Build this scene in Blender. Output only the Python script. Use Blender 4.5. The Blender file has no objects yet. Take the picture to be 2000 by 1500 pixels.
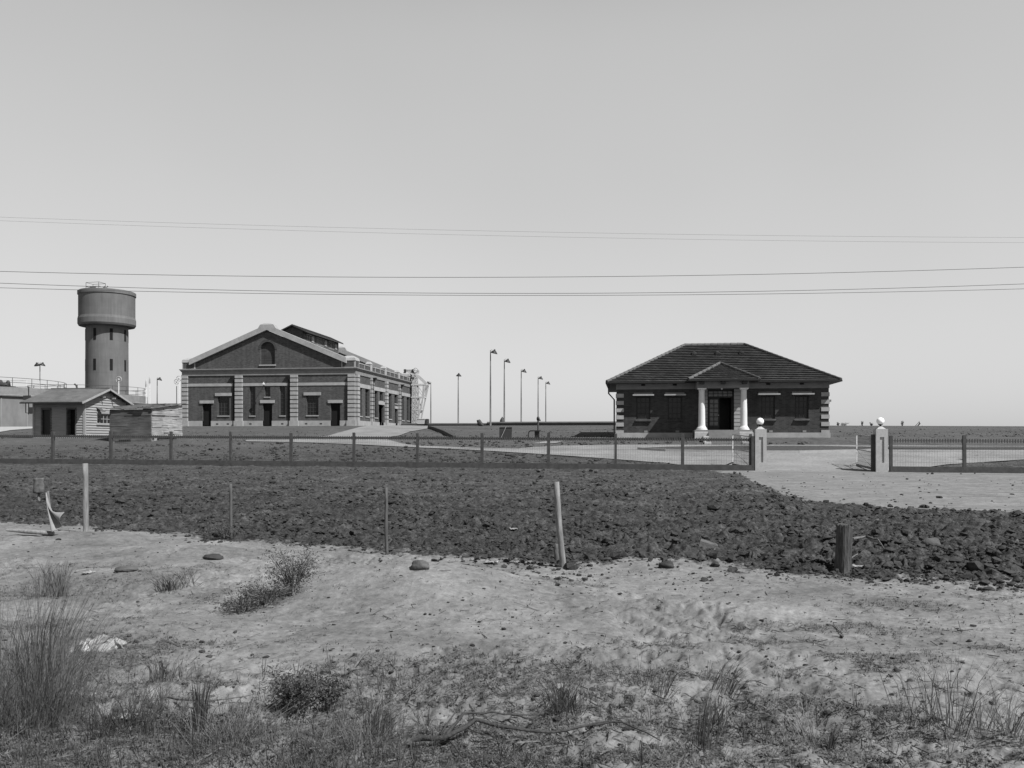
import bpy, math, random
import numpy as np
from mathutils import Vector

random.seed(7)
RNG = np.random.default_rng(11)
scene = bpy.context.scene
COL = scene.collection

# ------------------------------------------------------------------ camera, sky, sun, exposure
# World axes are the site's own axes: x runs along the boundary fence, y runs back into the
# site, z is up with 0 at the gateway.  The camera stands at the origin, turned a little left.
F, CX, HY, EZ = 1700.0, 1000.0, 860.0, 1.45
PHI = math.atan(232 / 1700.0)
CP, SP = math.cos(PHI), math.sin(PHI)
cam_data = bpy.data.cameras.new("camera")
cam = bpy.data.objects.new("camera", cam_data)
COL.objects.link(cam)
cam.location = (0, 0, EZ)
cam.rotation_euler = (math.radians(90), 0, PHI)
cam_data.sensor_width = 36.0
cam_data.lens = 36.0 * F / 2000.0
cam_data.shift_y = (HY - 750) / 2000.0
cam_data.clip_start = 0.1
cam_data.clip_end = 9000
scene.camera = cam

TO_SUN = Vector((1.0, -0.56, 1.41)).normalized()
SUN_EL = math.asin(TO_SUN.z)
SUN_AZ = math.atan2(TO_SUN.x, TO_SUN.y)

world = bpy.data.worlds.new("World")
scene.world = world
world.use_nodes = True
wn, wl = world.node_tree.nodes, world.node_tree.links
wn.clear()
w_out = wn.new("ShaderNodeOutputWorld")
w_bg = wn.new("ShaderNodeBackground")
w_sky = wn.new("ShaderNodeTexSky")
w_sky.sky_type = 'NISHITA'
w_sky.sun_disc = False
w_sky.sun_elevation = SUN_EL
w_sky.sun_rotation = SUN_AZ
w_sky.air_density = 1.0
w_sky.dust_density = 0.7
w_sky.ozone_density = 1.0
w_sep = wn.new("ShaderNodeSeparateColor")     # blue-sensitive plate: the sky is seen through its blue light
w_mix = wn.new("ShaderNodeMath"); w_mix.operation = 'ADD'
w_ma = wn.new("ShaderNodeMath"); w_ma.operation = 'MULTIPLY'; w_ma.inputs[1].default_value = 0.40
w_mb = wn.new("ShaderNodeMath"); w_mb.operation = 'MULTIPLY'; w_mb.inputs[1].default_value = 0.60
wl.new(w_sky.outputs[0], w_sep.inputs[0])
wl.new(w_sep.outputs[1], w_ma.inputs[0])
wl.new(w_sep.outputs[2], w_mb.inputs[0])
wl.new(w_ma.outputs[0], w_mix.inputs[0])
wl.new(w_mb.outputs[0], w_mix.inputs[1])
w_pw = wn.new("ShaderNodeMath"); w_pw.operation = 'POWER'; w_pw.inputs[1].default_value = 0.46
wl.new(w_mix.outputs[0], w_pw.inputs[0])
w_tc = wn.new("ShaderNodeTexCoord")
w_sx = wn.new("ShaderNodeSeparateXYZ"); wl.new(w_tc.outputs["Generated"], w_sx.inputs[0])
w_zn = wn.new("ShaderNodeMapRange"); w_zn.interpolation_type = 'SMOOTHSTEP'
for i_, q_ in enumerate((0.40, 0.75, 1.0, 0.15)): w_zn.inputs[i_ + 1].default_value = q_
wl.new(w_sx.outputs[2], w_zn.inputs[0])
w_nz = wn.new("ShaderNodeTexNoise"); w_nz.inputs["Scale"].default_value = 1.6; w_nz.inputs["Detail"].default_value = 3   # thin uneven haze
wl.new(w_tc.outputs["Generated"], w_nz.inputs["Vector"])
w_nr = wn.new("ShaderNodeMapRange")
for i_, q_ in enumerate((0.3, 0.7, 0.95, 1.05)): w_nr.inputs[i_ + 1].default_value = q_
wl.new(w_nz.outputs[0], w_nr.inputs[0])
w_m1 = wn.new("ShaderNodeMath"); w_m1.operation = 'MULTIPLY'; wl.new(w_pw.outputs[0], w_m1.inputs[0]); wl.new(w_zn.outputs[0], w_m1.inputs[1])
w_m2 = wn.new("ShaderNodeMath"); w_m2.operation = 'MULTIPLY'; wl.new(w_m1.outputs[0], w_m2.inputs[0]); wl.new(w_nr.outputs[0], w_m2.inputs[1])
wl.new(w_m2.outputs[0], w_bg.inputs[0])
w_bg.inputs[1].default_value = 0.212
wl.new(w_bg.outputs[0], w_out.inputs[0])

sun_data = bpy.data.lights.new("sun", 'SUN')
sun_data.energy = 5.0
sun_data.angle = math.radians(0.5)
sun_data.color = (1.0, 1.0, 1.0)              # black and white photograph: neutral light
sun = bpy.data.objects.new("sun", sun_data)
COL.objects.link(sun)
sun.location = (40, -20, 80)
sun.rotation_euler = (-TO_SUN).to_track_quat('-Z', 'Y').to_euler()

scene.view_settings.view_transform = 'Standard'
scene.view_settings.look = 'None'
scene.view_settings.exposure = 0.55
scene.view_settings.gamma = 1.0
scene.cycles.max_bounces = 5
scene.cycles.diffuse_bounces = 3

# ------------------------------------------------------------------ helpers
def mat(name, val, rough=0.85, var=0.25, scale=6.0, bump=0.0, bscale=None, spec=0.3, stretch=None, detail=5.0, var2=0.0, scale2=0.4):
    m = bpy.data.materials.new(name)
    m.use_nodes = True
    n, l = m.node_tree.nodes, m.node_tree.links
    b = n["Principled BSDF"]
    b.inputs["Roughness"].default_value = rough
    b.inputs["Specular IOR Level"].default_value = spec
    tc = n.new("ShaderNodeTexCoord")
    src = tc.outputs["Object"]
    if stretch:
        mp = n.new("ShaderNodeMapping")
        mp.inputs["Scale"].default_value = stretch
        l.new(src, mp.inputs[0])
        src = mp.outputs[0]
    nz = n.new("ShaderNodeTexNoise")
    nz.inputs["Scale"].default_value = scale
    nz.inputs["Detail"].default_value = detail
    nz.inputs["Roughness"].default_value = 0.65
    l.new(src, nz.inputs["Vector"])
    mr = n.new("ShaderNodeMapRange")
    mr.inputs[1].default_value = 0.3
    mr.inputs[2].default_value = 0.7
    mr.inputs[3].default_value = val * (1 - var)
    mr.inputs[4].default_value = val * (1 + var)
    l.new(nz.outputs[0], mr.inputs[0])
    out = mr.outputs[0]
    if var2:
        nz2 = n.new("ShaderNodeTexNoise")
        nz2.inputs["Scale"].default_value = scale2
        nz2.inputs["Detail"].default_value = 4
        l.new(tc.outputs["Object"], nz2.inputs["Vector"])
        mr2 = n.new("ShaderNodeMapRange")
        mr2.inputs[1].default_value = 0.3
        mr2.inputs[2].default_value = 0.7
        mr2.inputs[3].default_value = 1 - var2
        mr2.inputs[4].default_value = 1 + var2
        l.new(nz2.outputs[0], mr2.inputs[0])
        mm = n.new("ShaderNodeMath"); mm.operation = 'MULTIPLY'
        l.new(out, mm.inputs[0]); l.new(mr2.outputs[0], mm.inputs[1])
        out = mm.outputs[0]
    l.new(out, b.inputs["Base Color"])
    if bump:
        nb = n.new("ShaderNodeTexNoise")
        nb.inputs["Scale"].default_value = bscale or scale * 4
        nb.inputs["Detail"].default_value = 6
        l.new(src, nb.inputs["Vector"])
        bp = n.new("ShaderNodeBump")
        bp.inputs["Strength"].default_value = bump
        bp.inputs["Distance"].default_value = 0.02
        l.new(nb.outputs[0], bp.inputs["Height"])
        l.new(bp.outputs[0], b.inputs["Normal"])
    return m

def brick_mat(name, val, mortar, bw=0.23, bh=0.086, var=0.3, ms=0.012, offset=0.5, rough=0.9, soil=0.15):
    m = bpy.data.materials.new(name)
    m.use_nodes = True
    n, l = m.node_tree.nodes, m.node_tree.links
    b = n["Principled BSDF"]
    b.inputs["Roughness"].default_value = rough
    b.inputs["Specular IOR Level"].default_value = 0.25
    tc = n.new("ShaderNodeTexCoord")
    sx = n.new("ShaderNodeSeparateXYZ")
    l.new(tc.outputs["Object"], sx.inputs[0])
    ad = n.new("ShaderNodeMath"); ad.operation = 'ADD'
    l.new(sx.outputs[0], ad.inputs[0]); l.new(sx.outputs[1], ad.inputs[1])
    cb = n.new("ShaderNodeCombineXYZ")
    l.new(ad.outputs[0], cb.inputs[0]); l.new(sx.outputs[2], cb.inputs[1])
    br = n.new("ShaderNodeTexBrick")
    br.offset = offset
    br.inputs["Scale"].default_value = 1.0
    br.inputs["Brick Width"].default_value = bw
    br.inputs["Row Height"].default_value = bh
    br.inputs["Mortar Size"].default_value = ms
    br.inputs["Mortar Smooth"].default_value = 0.2
    br.inputs["Color1"].default_value = (val * (1 - var),) * 3 + (1,)
    br.inputs["Color2"].default_value = (val * (1 + var),) * 3 + (1,)
    br.inputs["Mortar"].default_value = (mortar,) * 3 + (1,)
    l.new(cb.outputs[0], br.inputs["Vector"])
    nz = n.new("ShaderNodeTexNoise")
    nz.inputs["Scale"].default_value = 0.7
    nz.inputs["Detail"].default_value = 6
    l.new(tc.outputs["Object"], nz.inputs["Vector"])
    mr = n.new("ShaderNodeMapRange")
    mr.inputs[1].default_value = 0.3; mr.inputs[2].default_value = 0.7
    mr.inputs[3].default_value = 1 - soil; mr.inputs[4].default_value = 1 + soil
    l.new(nz.outputs[0], mr.inputs[0])
    bwn = n.new("ShaderNodeRGBToBW")
    l.new(br.outputs["Color"], bwn.inputs[0])
    mm = n.new("ShaderNodeMath"); mm.operation = 'MULTIPLY'
    l.new(bwn.outputs[0], mm.inputs[0]); l.new(mr.outputs[0], mm.inputs[1])
    mp = n.new("ShaderNodeMapping"); mp.inputs["Scale"].default_value = (2.2, 2.2, 0.18)
    l.new(tc.outputs["Object"], mp.inputs[0])
    n3 = n.new("ShaderNodeTexNoise"); n3.inputs["Scale"].default_value = 1.5; n3.inputs["Detail"].default_value = 5
    l.new(mp.outputs[0], n3.inputs["Vector"])
    m3 = n.new("ShaderNodeMapRange"); m3.inputs[1].default_value = 0.3; m3.inputs[2].default_value = 0.7
    m3.inputs[3].default_value = 1 - soil; m3.inputs[4].default_value = 1 + soil
    l.new(n3.outputs[0], m3.inputs[0])
    m4 = n.new("ShaderNodeMath"); m4.operation = 'MULTIPLY'
    l.new(mm.outputs[0], m4.inputs[0]); l.new(m3.outputs[0], m4.inputs[1])
    l.new(m4.outputs[0], b.inputs["Base Color"])
    return m

def tag(o, label=None, cat=None, group=None, kind=None):
    if label: o["label"] = label
    if cat: o["category"] = cat
    if group: o["group"] = group
    if kind: o["kind"] = kind
    return o

ROOT = {}
def thing(name, label, cat, loc, group=None):
    o = bpy.data.objects.new(name, None)
    o.empty_display_size = 0.3
    COL.objects.link(o)
    o.location = loc
    ROOT[o.name] = Vector(loc)
    return tag(o, label, cat, group)

def link_mesh(name, me, m, parent=None):
    me.materials.append(m)
    o = bpy.data.objects.new(name, me)
    COL.objects.link(o)
    if parent is not None:
        o.parent = parent
        ROOT[o.name] = ROOT[parent.name]
    return o

class MB:
    def __init__(s): s.v = []; s.f = []; s.sm = []
    def face(s, pts, smooth=False):
        b = len(s.v); s.v.extend([tuple(p) for p in pts]); s.f.append(tuple(range(b, b + len(pts)))); s.sm.append(smooth)
    def box(s, x0, x1, y0, y1, z0, z1):
        b = len(s.v)
        s.v += [(x0,y0,z0),(x1,y0,z0),(x1,y1,z0),(x0,y1,z0),(x0,y0,z1),(x1,y0,z1),(x1,y1,z1),(x0,y1,z1)]
        for q in ((0,3,2,1),(4,5,6,7),(0,1,5,4),(1,2,6,5),(2,3,7,6),(3,0,4,7)):
            s.f.append(tuple(b + i for i in q)); s.sm.append(False)
    def bevbox(s, x0, x1, y0, y1, z0, z1, c=0.02):
        # box with its upper edges chamfered
        s.frustum((x0, x1, y0, y1), z0, (x0, x1, y0, y1), z1 - c)
        s.frustum((x0, x1, y0, y1), z1 - c, (x0 + c, x1 - c, y0 + c, y1 - c), z1, bottom=False)
    def frustum(s, r0, z0, r1, z1, bottom=True, top=True):
        b = len(s.v)
        for (r, z) in ((r0, z0), (r1, z1)):
            s.v += [(r[0], r[2], z), (r[1], r[2], z), (r[1], r[3], z), (r[0], r[3], z)]
        q = [(0,1,5,4),(1,2,6,5),(2,3,7,6),(3,0,4,7)]
        if bottom: q.append((0,3,2,1))
        if top: q.append((4,5,6,7))
        for k in q: s.f.append(tuple(b + i for i in k)); s.sm.append(False)
    def hexa(s, a, c):
        # two quads (4 points each) joined into a solid
        b = len(s.v); s.v += [tuple(p) for p in a] + [tuple(p) for p in c]
        for q in ((0,3,2,1),(4,5,6,7),(0,1,5,4),(1,2,6,5),(2,3,7,6),(3,0,4,7)):
            s.f.append(tuple(b + i for i in q)); s.sm.append(False)
    def prism(s, poly, d):
        # polygon (list of 3d points) extruded by vector d
        b = len(s.v); n = len(poly); d = Vector(d)
        s.v += [tuple(p) for p in poly] + [tuple(Vector(p) + d) for p in poly]
        s.f.append(tuple(range(b, b + n))); s.sm.append(False)
        s.f.append(tuple(range(b + 2 * n - 1, b + n - 1, -1))); s.sm.append(False)
        for i in range(n):
            j = (i + 1) % n
            s.f.append((b + i, b + j, b + n + j, b + n + i)); s.sm.append(False)
    def beam(s, p, q, w, h=None):
        p, q = Vector(p), Vector(q); h = h or w
        d = (q - p).normalized()
        up = Vector((0, 0, 1)) if abs(d.z) < 0.95 else Vector((0, 1, 0))
        a = d.cross(up).normalized() * (w / 2); c = a.cross(d).normalized() * (h / 2)
        s.hexa([p - a - c, p + a - c, p + a + c, p - a + c], [q - a - c, q + a - c, q + a + c, q - a + c])
    def tube(s, pts, r, n=8, caps=True):
        pts = [Vector(p) for p in pts]; b0 = len(s.v)
        rs = r if isinstance(r, (list, tuple)) else [r] * len(pts)
        for i, p in enumerate(pts):
            d = (pts[min(i + 1, len(pts) - 1)] - pts[max(i - 1, 0)]).normalized()
            up = Vector((0, 0, 1)) if abs(d.z) < 0.9 else Vector((0, 1, 0))
            a = d.cross(up).normalized(); c = a.cross(d).normalized()
            for k in range(n):
                t = 2 * math.pi * k / n
                s.v.append(tuple(p + a * (math.cos(t) * rs[i]) + c * (math.sin(t) * rs[i])))
        for i in range(len(pts) - 1):
            for k in range(n):
                j = (k + 1) % n
                s.f.append((b0 + i * n + k, b0 + i * n + j, b0 + (i + 1) * n + j, b0 + (i + 1) * n + k)); s.sm.append(True)
        if caps:
            s.f.append(tuple(b0 + k for k in range(n))); s.sm.append(False)
            e = b0 + (len(pts) - 1) * n
            s.f.append(tuple(e + k for k in range(n))); s.sm.append(False)
    def lathe(s, c, prof, n=24, a0=0.0, a1=2 * math.pi, smooth=True):
        # each profile segment has its own rings, so only the turning is smooth
        full = abs(a1 - a0 - 2 * math.pi) < 1e-6
        m = n if full else n + 1
        for (r0, z0), (r1, z1) in zip(prof[:-1], prof[1:]):
            b = len(s.v)
            for (r, z) in ((r0, z0), (r1, z1)):
                for k in range(m):
                    t = a0 + (a1 - a0) * k / n
                    s.v.append((c[0] + r * math.cos(t), c[1] + r * math.sin(t), c[2] + z))
            for k in range(n):
                j = (k + 1) % m
                s.f.append((b + k, b + j, b + m + j, b + m + k)); s.sm.append(smooth)
    def sphere(s, c, r, n=20, m=12, sq=(1, 1, 1)):
        b = len(s.v)
        for i in range(m + 1):
            ph = math.pi * i / m
            for k in range(n):
                t = 2 * math.pi * k / n
                s.v.append((c[0] + r * sq[0] * math.sin(ph) * math.cos(t), c[1] + r * sq[1] * math.sin(ph) * math.sin(t), c[2] + r * sq[2] * math.cos(ph)))
        for i in range(m):
            for k in range(n):
                j = (k + 1) % n
                s.f.append((b + i * n + k, b + i * n + j, b + (i + 1) * n + j, b + (i + 1) * n + k)); s.sm.append(True)
    def build(s, name, m, parent=None):
        off = ROOT[parent.name] if parent is not None else Vector((0, 0, 0))
        me = bpy.data.meshes.new(name)
        me.from_pydata([(p[0] - off.x, p[1] - off.y, p[2] - off.z) for p in s.v], [], s.f)
        me.polygons.foreach_set("use_smooth", s.sm)
        me.update()
        return link_mesh(name, me, m, parent)

def np_mesh(name, v, tris, m, parent=None, smooth=False):
    me = bpy.data.meshes.new(name)
    v = np.asarray(v, dtype=np.float32); tris = np.asarray(tris, dtype=np.int32)
    if parent is not None:
        v = v - np.array(ROOT[parent.name], dtype=np.float32)
    k = tris.shape[1]
    me.vertices.add(len(v)); me.vertices.foreach_set("co", v.ravel())
    me.loops.add(tris.size); me.loops.foreach_set("vertex_index", tris.ravel())
    me.polygons.add(len(tris))
    me.polygons.foreach_set("loop_start", np.arange(0, tris.size, k, dtype=np.int32))
    me.polygons.foreach_set("use_smooth", np.full(len(tris), smooth))
    me.update(calc_edges=True)
    me.validate()
    return link_mesh(name, me, m, parent)

def copy_tree(o, loc, label=None, group=None):
    c = o.copy(); COL.objects.link(c); c.location = loc; ROOT[c.name] = Vector(loc)
    if label: c["label"] = label
    if group: c["group"] = group
    for ch in list(o.children):
        d = ch.copy(); COL.objects.link(d); d.parent = c
        for g in list(ch.children):
            e = g.copy(); COL.objects.link(e); e.parent = d
    return c

# ---- sight lines: where a point at depth D in front of the camera lies on the site
def at(px, D):
    X = (px - CX) / F * D
    return X * CP - D * SP, X * SP + D * CP
def high(py, D):
    return EZ + (HY - py) / F * D

# ---- numpy value noise
def _h(i, j, s):
    n = (i.astype(np.int64) * 374761393 + j.astype(np.int64) * 668265263 + s * 1442695041) & 0x7fffffff
    n = ((n ^ (n >> 13)) * 1274126177) & 0x7fffffff
    n = ((n ^ (n >> 16)) * 2246822519) & 0x7fffffff
    return ((n ^ (n >> 15)) & 0xffff) / 65535.0
def vnoise(x, y, s=0):
    x = np.asarray(x, dtype=np.float64); y = np.asarray(y, dtype=np.float64)
    i = np.floor(x); j = np.floor(y); fx = x - i; fy = y - j
    fx = fx * fx * (3 - 2 * fx); fy = fy * fy * (3 - 2 * fy)
    a = _h(i, j, s); b = _h(i + 1, j, s); c = _h(i, j + 1, s); d = _h(i + 1, j + 1, s)
    return (a * (1 - fx) + b * fx) * (1 - fy) + (c * (1 - fx) + d * fx) * fy
def fbm(x, y, o=4, s=0, g=0.5):
    t = 0; a = 1; w = 0
    for k in range(o):
        t = t + a * (vnoise(x * 2 ** k + 17.3 * k, y * 2 ** k - 9.1 * k, s + k) - 0.5); w += a; a *= g
    return t / w * 2
def sstep(a, b, x):
    t = np.clip((x - a) / (b - a), 0, 1); return t * t * (3 - 2 * t)

def clodn(x, y, s=0):
    """rounded lumps, one per cell, of uneven height"""
    i0 = np.floor(x); j0 = np.floor(y); out = np.zeros(np.shape(x))
    for di in (-1, 0, 1):
        for dj in (-1, 0, 1):
            i = i0 + di; j = j0 + dj
            cx = i + _h(i, j, s); cy = j + _h(i, j, s + 7); r = 0.28 + 0.42 * _h(i, j, s + 13) ** 2; hh = _h(i, j, s + 19) ** 1.6
            d2 = ((x - cx) ** 2 + (y - cy) ** 2) / (r * r)
            out = np.maximum(out, hh * r * np.sqrt(np.clip(1 - d2, 0, 1)))
    return out
# ------------------------------------------------------------------ terrain
PV = [-200, 0, 36, 41, 43, 46, 50, 54, 57, 58.6, 64, 70, 78, 84, 87, 420, 900, 6000]
PZ = [0, 0, 0.0, 0.02, 0.10, 0.38, 0.76, 1.10, 1.50, 1.66, 1.76, 2.12, 2.66, 2.90, 2.93, 2.93, 0, -30]
def profile(v):
    return (np.interp(v - 0.6, PV, PZ) + np.interp(v, PV, PZ) + np.interp(v + 0.6, PV, PZ)) / 3
# border between the pale drift sand and the dark turned soil: polar curve from the camera
BPX = np.array([-600, 0, 120, 250, 420, 600, 760, 860, 1000, 1100, 1200, 1280, 1400, 1530, 1645, 1845, 2100, 2800])
BPY = np.array([1010, 1022, 1030, 1044, 1056, 1068, 1080, 1086, 1097, 1106, 1102, 1098, 1110, 1122, 1130, 1143, 1152, 1168])
BT = (BPX - CX) / F
BD = F * EZ / (BPY - HY)
# lower border of the sandy gateway apron
APX = np.array([1380, 1440, 1480, 1530, 1600, 1700, 1850, 2100, 2700])
APY = np.array([921, 924, 946, 965, 981, 988, 996, 1000, 1005])
AT = (APX - CX) / F
AD = F * EZ / (APY - HY)

def cam_space(u, v):
    X = u * CP + v * SP; D = -u * SP + v * CP
    return X, D
def hump(u, v, cu, cv, ru, rv, h):
    return h * np.exp(-(((u - cu) / ru) ** 2 + ((v - cv) / rv) ** 2))
def macro(u, v):
    u = np.asarray(u, dtype=np.float64); v = np.asarray(v, dtype=np.float64)
    z = profile(v)
    z = z - 0.0052 * np.clip(u, -45, 20) * sstep(16, 40, v) * (1 - sstep(45, 57, v))
    z = z - 0.006 * np.clip(u - 6, 0, 40) * sstep(62, 84, v)
    # drift sand: crest in the middle, hollow before the stump, smooth ramp
    z = z + hump(u, v, 0.35, 10.1, 0.9, 0.55, 0.10) + hump(u, v, -2.0, 8.0, 1.25, 0.9, 0.30)
    z = z + hump(u, v, -8.2, 11.6, 1.6, 0.9, 0.12) + hump(u, v, -5.6, 10.4, 1.2, 0.6, 0.10)
    z = z - hump(u, v, 1.3, 11.2, 1.3, 0.7, 0.06) + hump(u, v, -5.0, 8.6, 1.1, .45, .10) + hump(u, v, -3.6, 6.2, .8, .35, .06)
    z = z + hump(u, v, .9, 7.6, .7, .3, .05) + hump(u, v, 2.2, 8.0, .9, .35, .06) + hump(u, v, 1.4, 6.0, .7, .3, .05) + hump(u, v, -10.5, 12.6, 1.6, .6, .10)
    return z
def zones(u, v):
    X, D = cam_space(u, v)
    D = np.maximum(D, 0.5); t = X / D
    wob = fbm(u * 0.9, v * 0.9, 4, 3) * 0.65 + fbm(u * 3.4, v * 3.4, 4, 9, .6) * 0.42 + fbm(u * 11, v * 11, 2, 10) * 0.16
    bd = np.interp(t, BT, BD)
    sand = sstep(0.75, -0.75, D - bd + wob * 1.1)
    ad = np.interp(t, AT, AD, left=60)
    wob2 = fbm(u * 0.5, v * 0.5, 4, 21) * 2.2 + fbm(u * 2.5, v * 2.5, 3, 27) * 1.0
    apron = sstep(-1.4, 1.6, D - ad + wob2 * np.clip(D / 30, 0.3, 1)) * sstep(43.6, 42.6, v) * (t > AT[0])
    return sand, apron, D, t

WEEDS = []
def litter_field(u, v, D, t):
    q = fbm(u * 1.3, v * 1.3, 5, 120, .6) + sstep(7.2, 4.2, D) * (.56 - .34 * sstep(-.10, .15, t)) - .20 + fbm(u * 4.5, v * 4.5, 3, 125) * .35 + sstep(-.15, -.5, t) * .15
    q = q + fbm(u * 1.1, v * 4.5, 4, 130) * .75 * sstep(-.12, .1, t) * sstep(10.5, 9, D)
    q = q - hump(u, v, -2.3, 7.2, 1.35, 1.1, 1.0) - hump(u, v, 0.1, 7.0, 1.0, .5, .5) - hump(u, v, -9.5, 11.5, 3.5, 1.6, .6)
    if not WEEDS:
        for px, py, w, h, a in ((130, 1150, 190, 26, .8), (400, 1175, 90, 16, .5), (540, 1185, 130, 18, .7), (330, 1255, 120, 22, .5), (170, 1290, 170, 25, .6), (420, 1330, 150, 25, .5), (1350, 1268, 80, 10, .5), (1470, 1262, 110, 9, .6), (1580, 1255, 120, 9, .5),
                                (1700, 1290, 90, 10, .7), (1720, 1310, 70, 8, .7), (1780, 1340, 100, 16, .6), (1050, 1330, 150, 16, .5), (900, 1360, 170, 20, .5), (1250, 1330, 120, 14, .4), (1600, 1165, 150, 12, .35), (1800, 1185, 90, 12, .5), (1450, 1172, 120, 9, .3)):
            uu, vv, zz, dd = hit(px, py); WEEDS.append((uu, vv, w * dd / F * .8, h * dd * dd / (F * EZ) * .8, a))
    for (cu, cv, ru, rv, a) in WEEDS: q = q + hump(u, v, cu, cv, ru, rv, a)
    return q
def hit(px, py):
    lo = 2.0
    D = lo
    while D < 400:
        u, v = at(px, D)
        if high(py, D) <= float(macro(u, v)):
            a, b = D - max(0.05, D * 0.01), D
            for _ in range(20):
                m = (a + b) / 2; uu, vv = at(px, m)
                if high(py, m) <= float(macro(uu, vv)): b = m
                else: a = m
            u, v = at(px, b)
            return u, v, float(macro(u, v)), b
        D += max(0.05, D * 0.01)
    u, v = at(px, 90.0)
    return u, v, float(macro(u, v)), 90.0

def micro(u, v, sand, apron, D):
    near = np.clip(1.2 - D / 60, 0, 1)
    soil = ((1 - sand) * (1 - apron)) ** 2
    z = fbm(u * 0.6, v * 0.6, 3, 40) * 0.05 * (0.4 + 0.6 * soil)
    # turned clods
    r = 1 - np.abs(fbm(u * 2.2, v * 2.2, 4, 50, 0.6)) * 2
    lumps = np.maximum(fbm(u * 4.6, v * 4.6, 4, 55, 0.62), -0.15)
    wx, wy = u + fbm(u * 5, v * 5, 2, 61) * .12, v + fbm(u * 5, v * 5, 2, 63) * .12
    z = z + soil * sstep(46, 41, v) * (lumps * 0.08 + fbm(u * 11, v * 11, 3, 58, 0.6) * 0.03 + clodn(wx * 3.4, wy * 3.4, 3) * 0.15 + clodn(wx * 8, wy * 8, 5) * 0.15 + clodn(wx * 15, wy * 15, 6) * 0.06 * sstep(18, 12, D))
    z = z + soil * sstep(41, 46, v) * sstep(66, 55, v) * (lumps * 0.08 + clodn(u * 1.6, v * 1.6, 9) * .16)
    # drift sand: wind ripples, footprints, small pits
    pits = np.minimum(fbm(u * 3.0, v * 3.0, 4, 70, 0.6), 0.1)
    rough = sstep(-0.15, 0.35, fbm(u * 0.55, v * 0.55, 3, 77) + sstep(6.6, 4.6, D) * 0.6 - hump(u, v, -2.0, 7.6, 1.5, 1.3, 0.9))
    z = z + sand * (pits * (0.03 + 0.10 * rough) + fbm(u * 9, v * 9, 4, 80, .62) * (0.008 + 0.034 * rough) + fbm(u * 26, v * 26, 2, 90) * 0.009 * (0.25 + rough))
    z = z + apron * (fbm(u * 1.6, v * 3.0, 4, 95, 0.55) * 0.06) * (0.25 + 0.75 * sstep(41, 37, v))
    return z * near, rough

ts = np.concatenate([np.linspace(-1.7, -0.72, 60)[:-1], np.linspace(-0.72, 0.72, 860), np.linspace(0.72, 1.7, 60)[1:]])
ds = [1.3]
while ds[-1] < 6000:
    d = ds[-1]
    k = 0.0042 if d < 16 else 0.008 if d < 48 else 0.011 if d < 110 else 0.06
    ds.append(d * (1 + k))
ds = np.array(ds)
TT, DD = np.meshgrid(ts, ds)
XX = TT * DD
UU = XX * CP - DD * SP
VV = XX * SP + DD * CP
sandM, apronM, DZ, _t = zones(UU, VV)
mz, roughM = micro(UU, VV, sandM, apronM, DZ)
ZZ = macro(UU, VV) + mz
nr, nc = ZZ.shape
gv = np.stack([UU, VV, ZZ], -1).reshape(-1, 3)
idx = np.arange(nr * nc).reshape(nr, nc)
gf = np.stack([idx[:-1, :-1], idx[:-1, 1:], idx[1:, 1:], idx[1:, :-1]], -1).reshape(-1, 4)

def gz(u, v):
    s_, a_, d_, _ = zones(np.array([u]), np.array([v]))
    m_, _r = micro(np.array([u]), np.array([v]), s_, a_, d_)
    return float(macro(u, v)) + float(m_[0])
def gz_np(u, v):
    s_, a_, d_, _ = zones(u, v)
    m_, r_ = micro(u, v, s_, a_, d_)
    return macro(u, v) + m_

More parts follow.
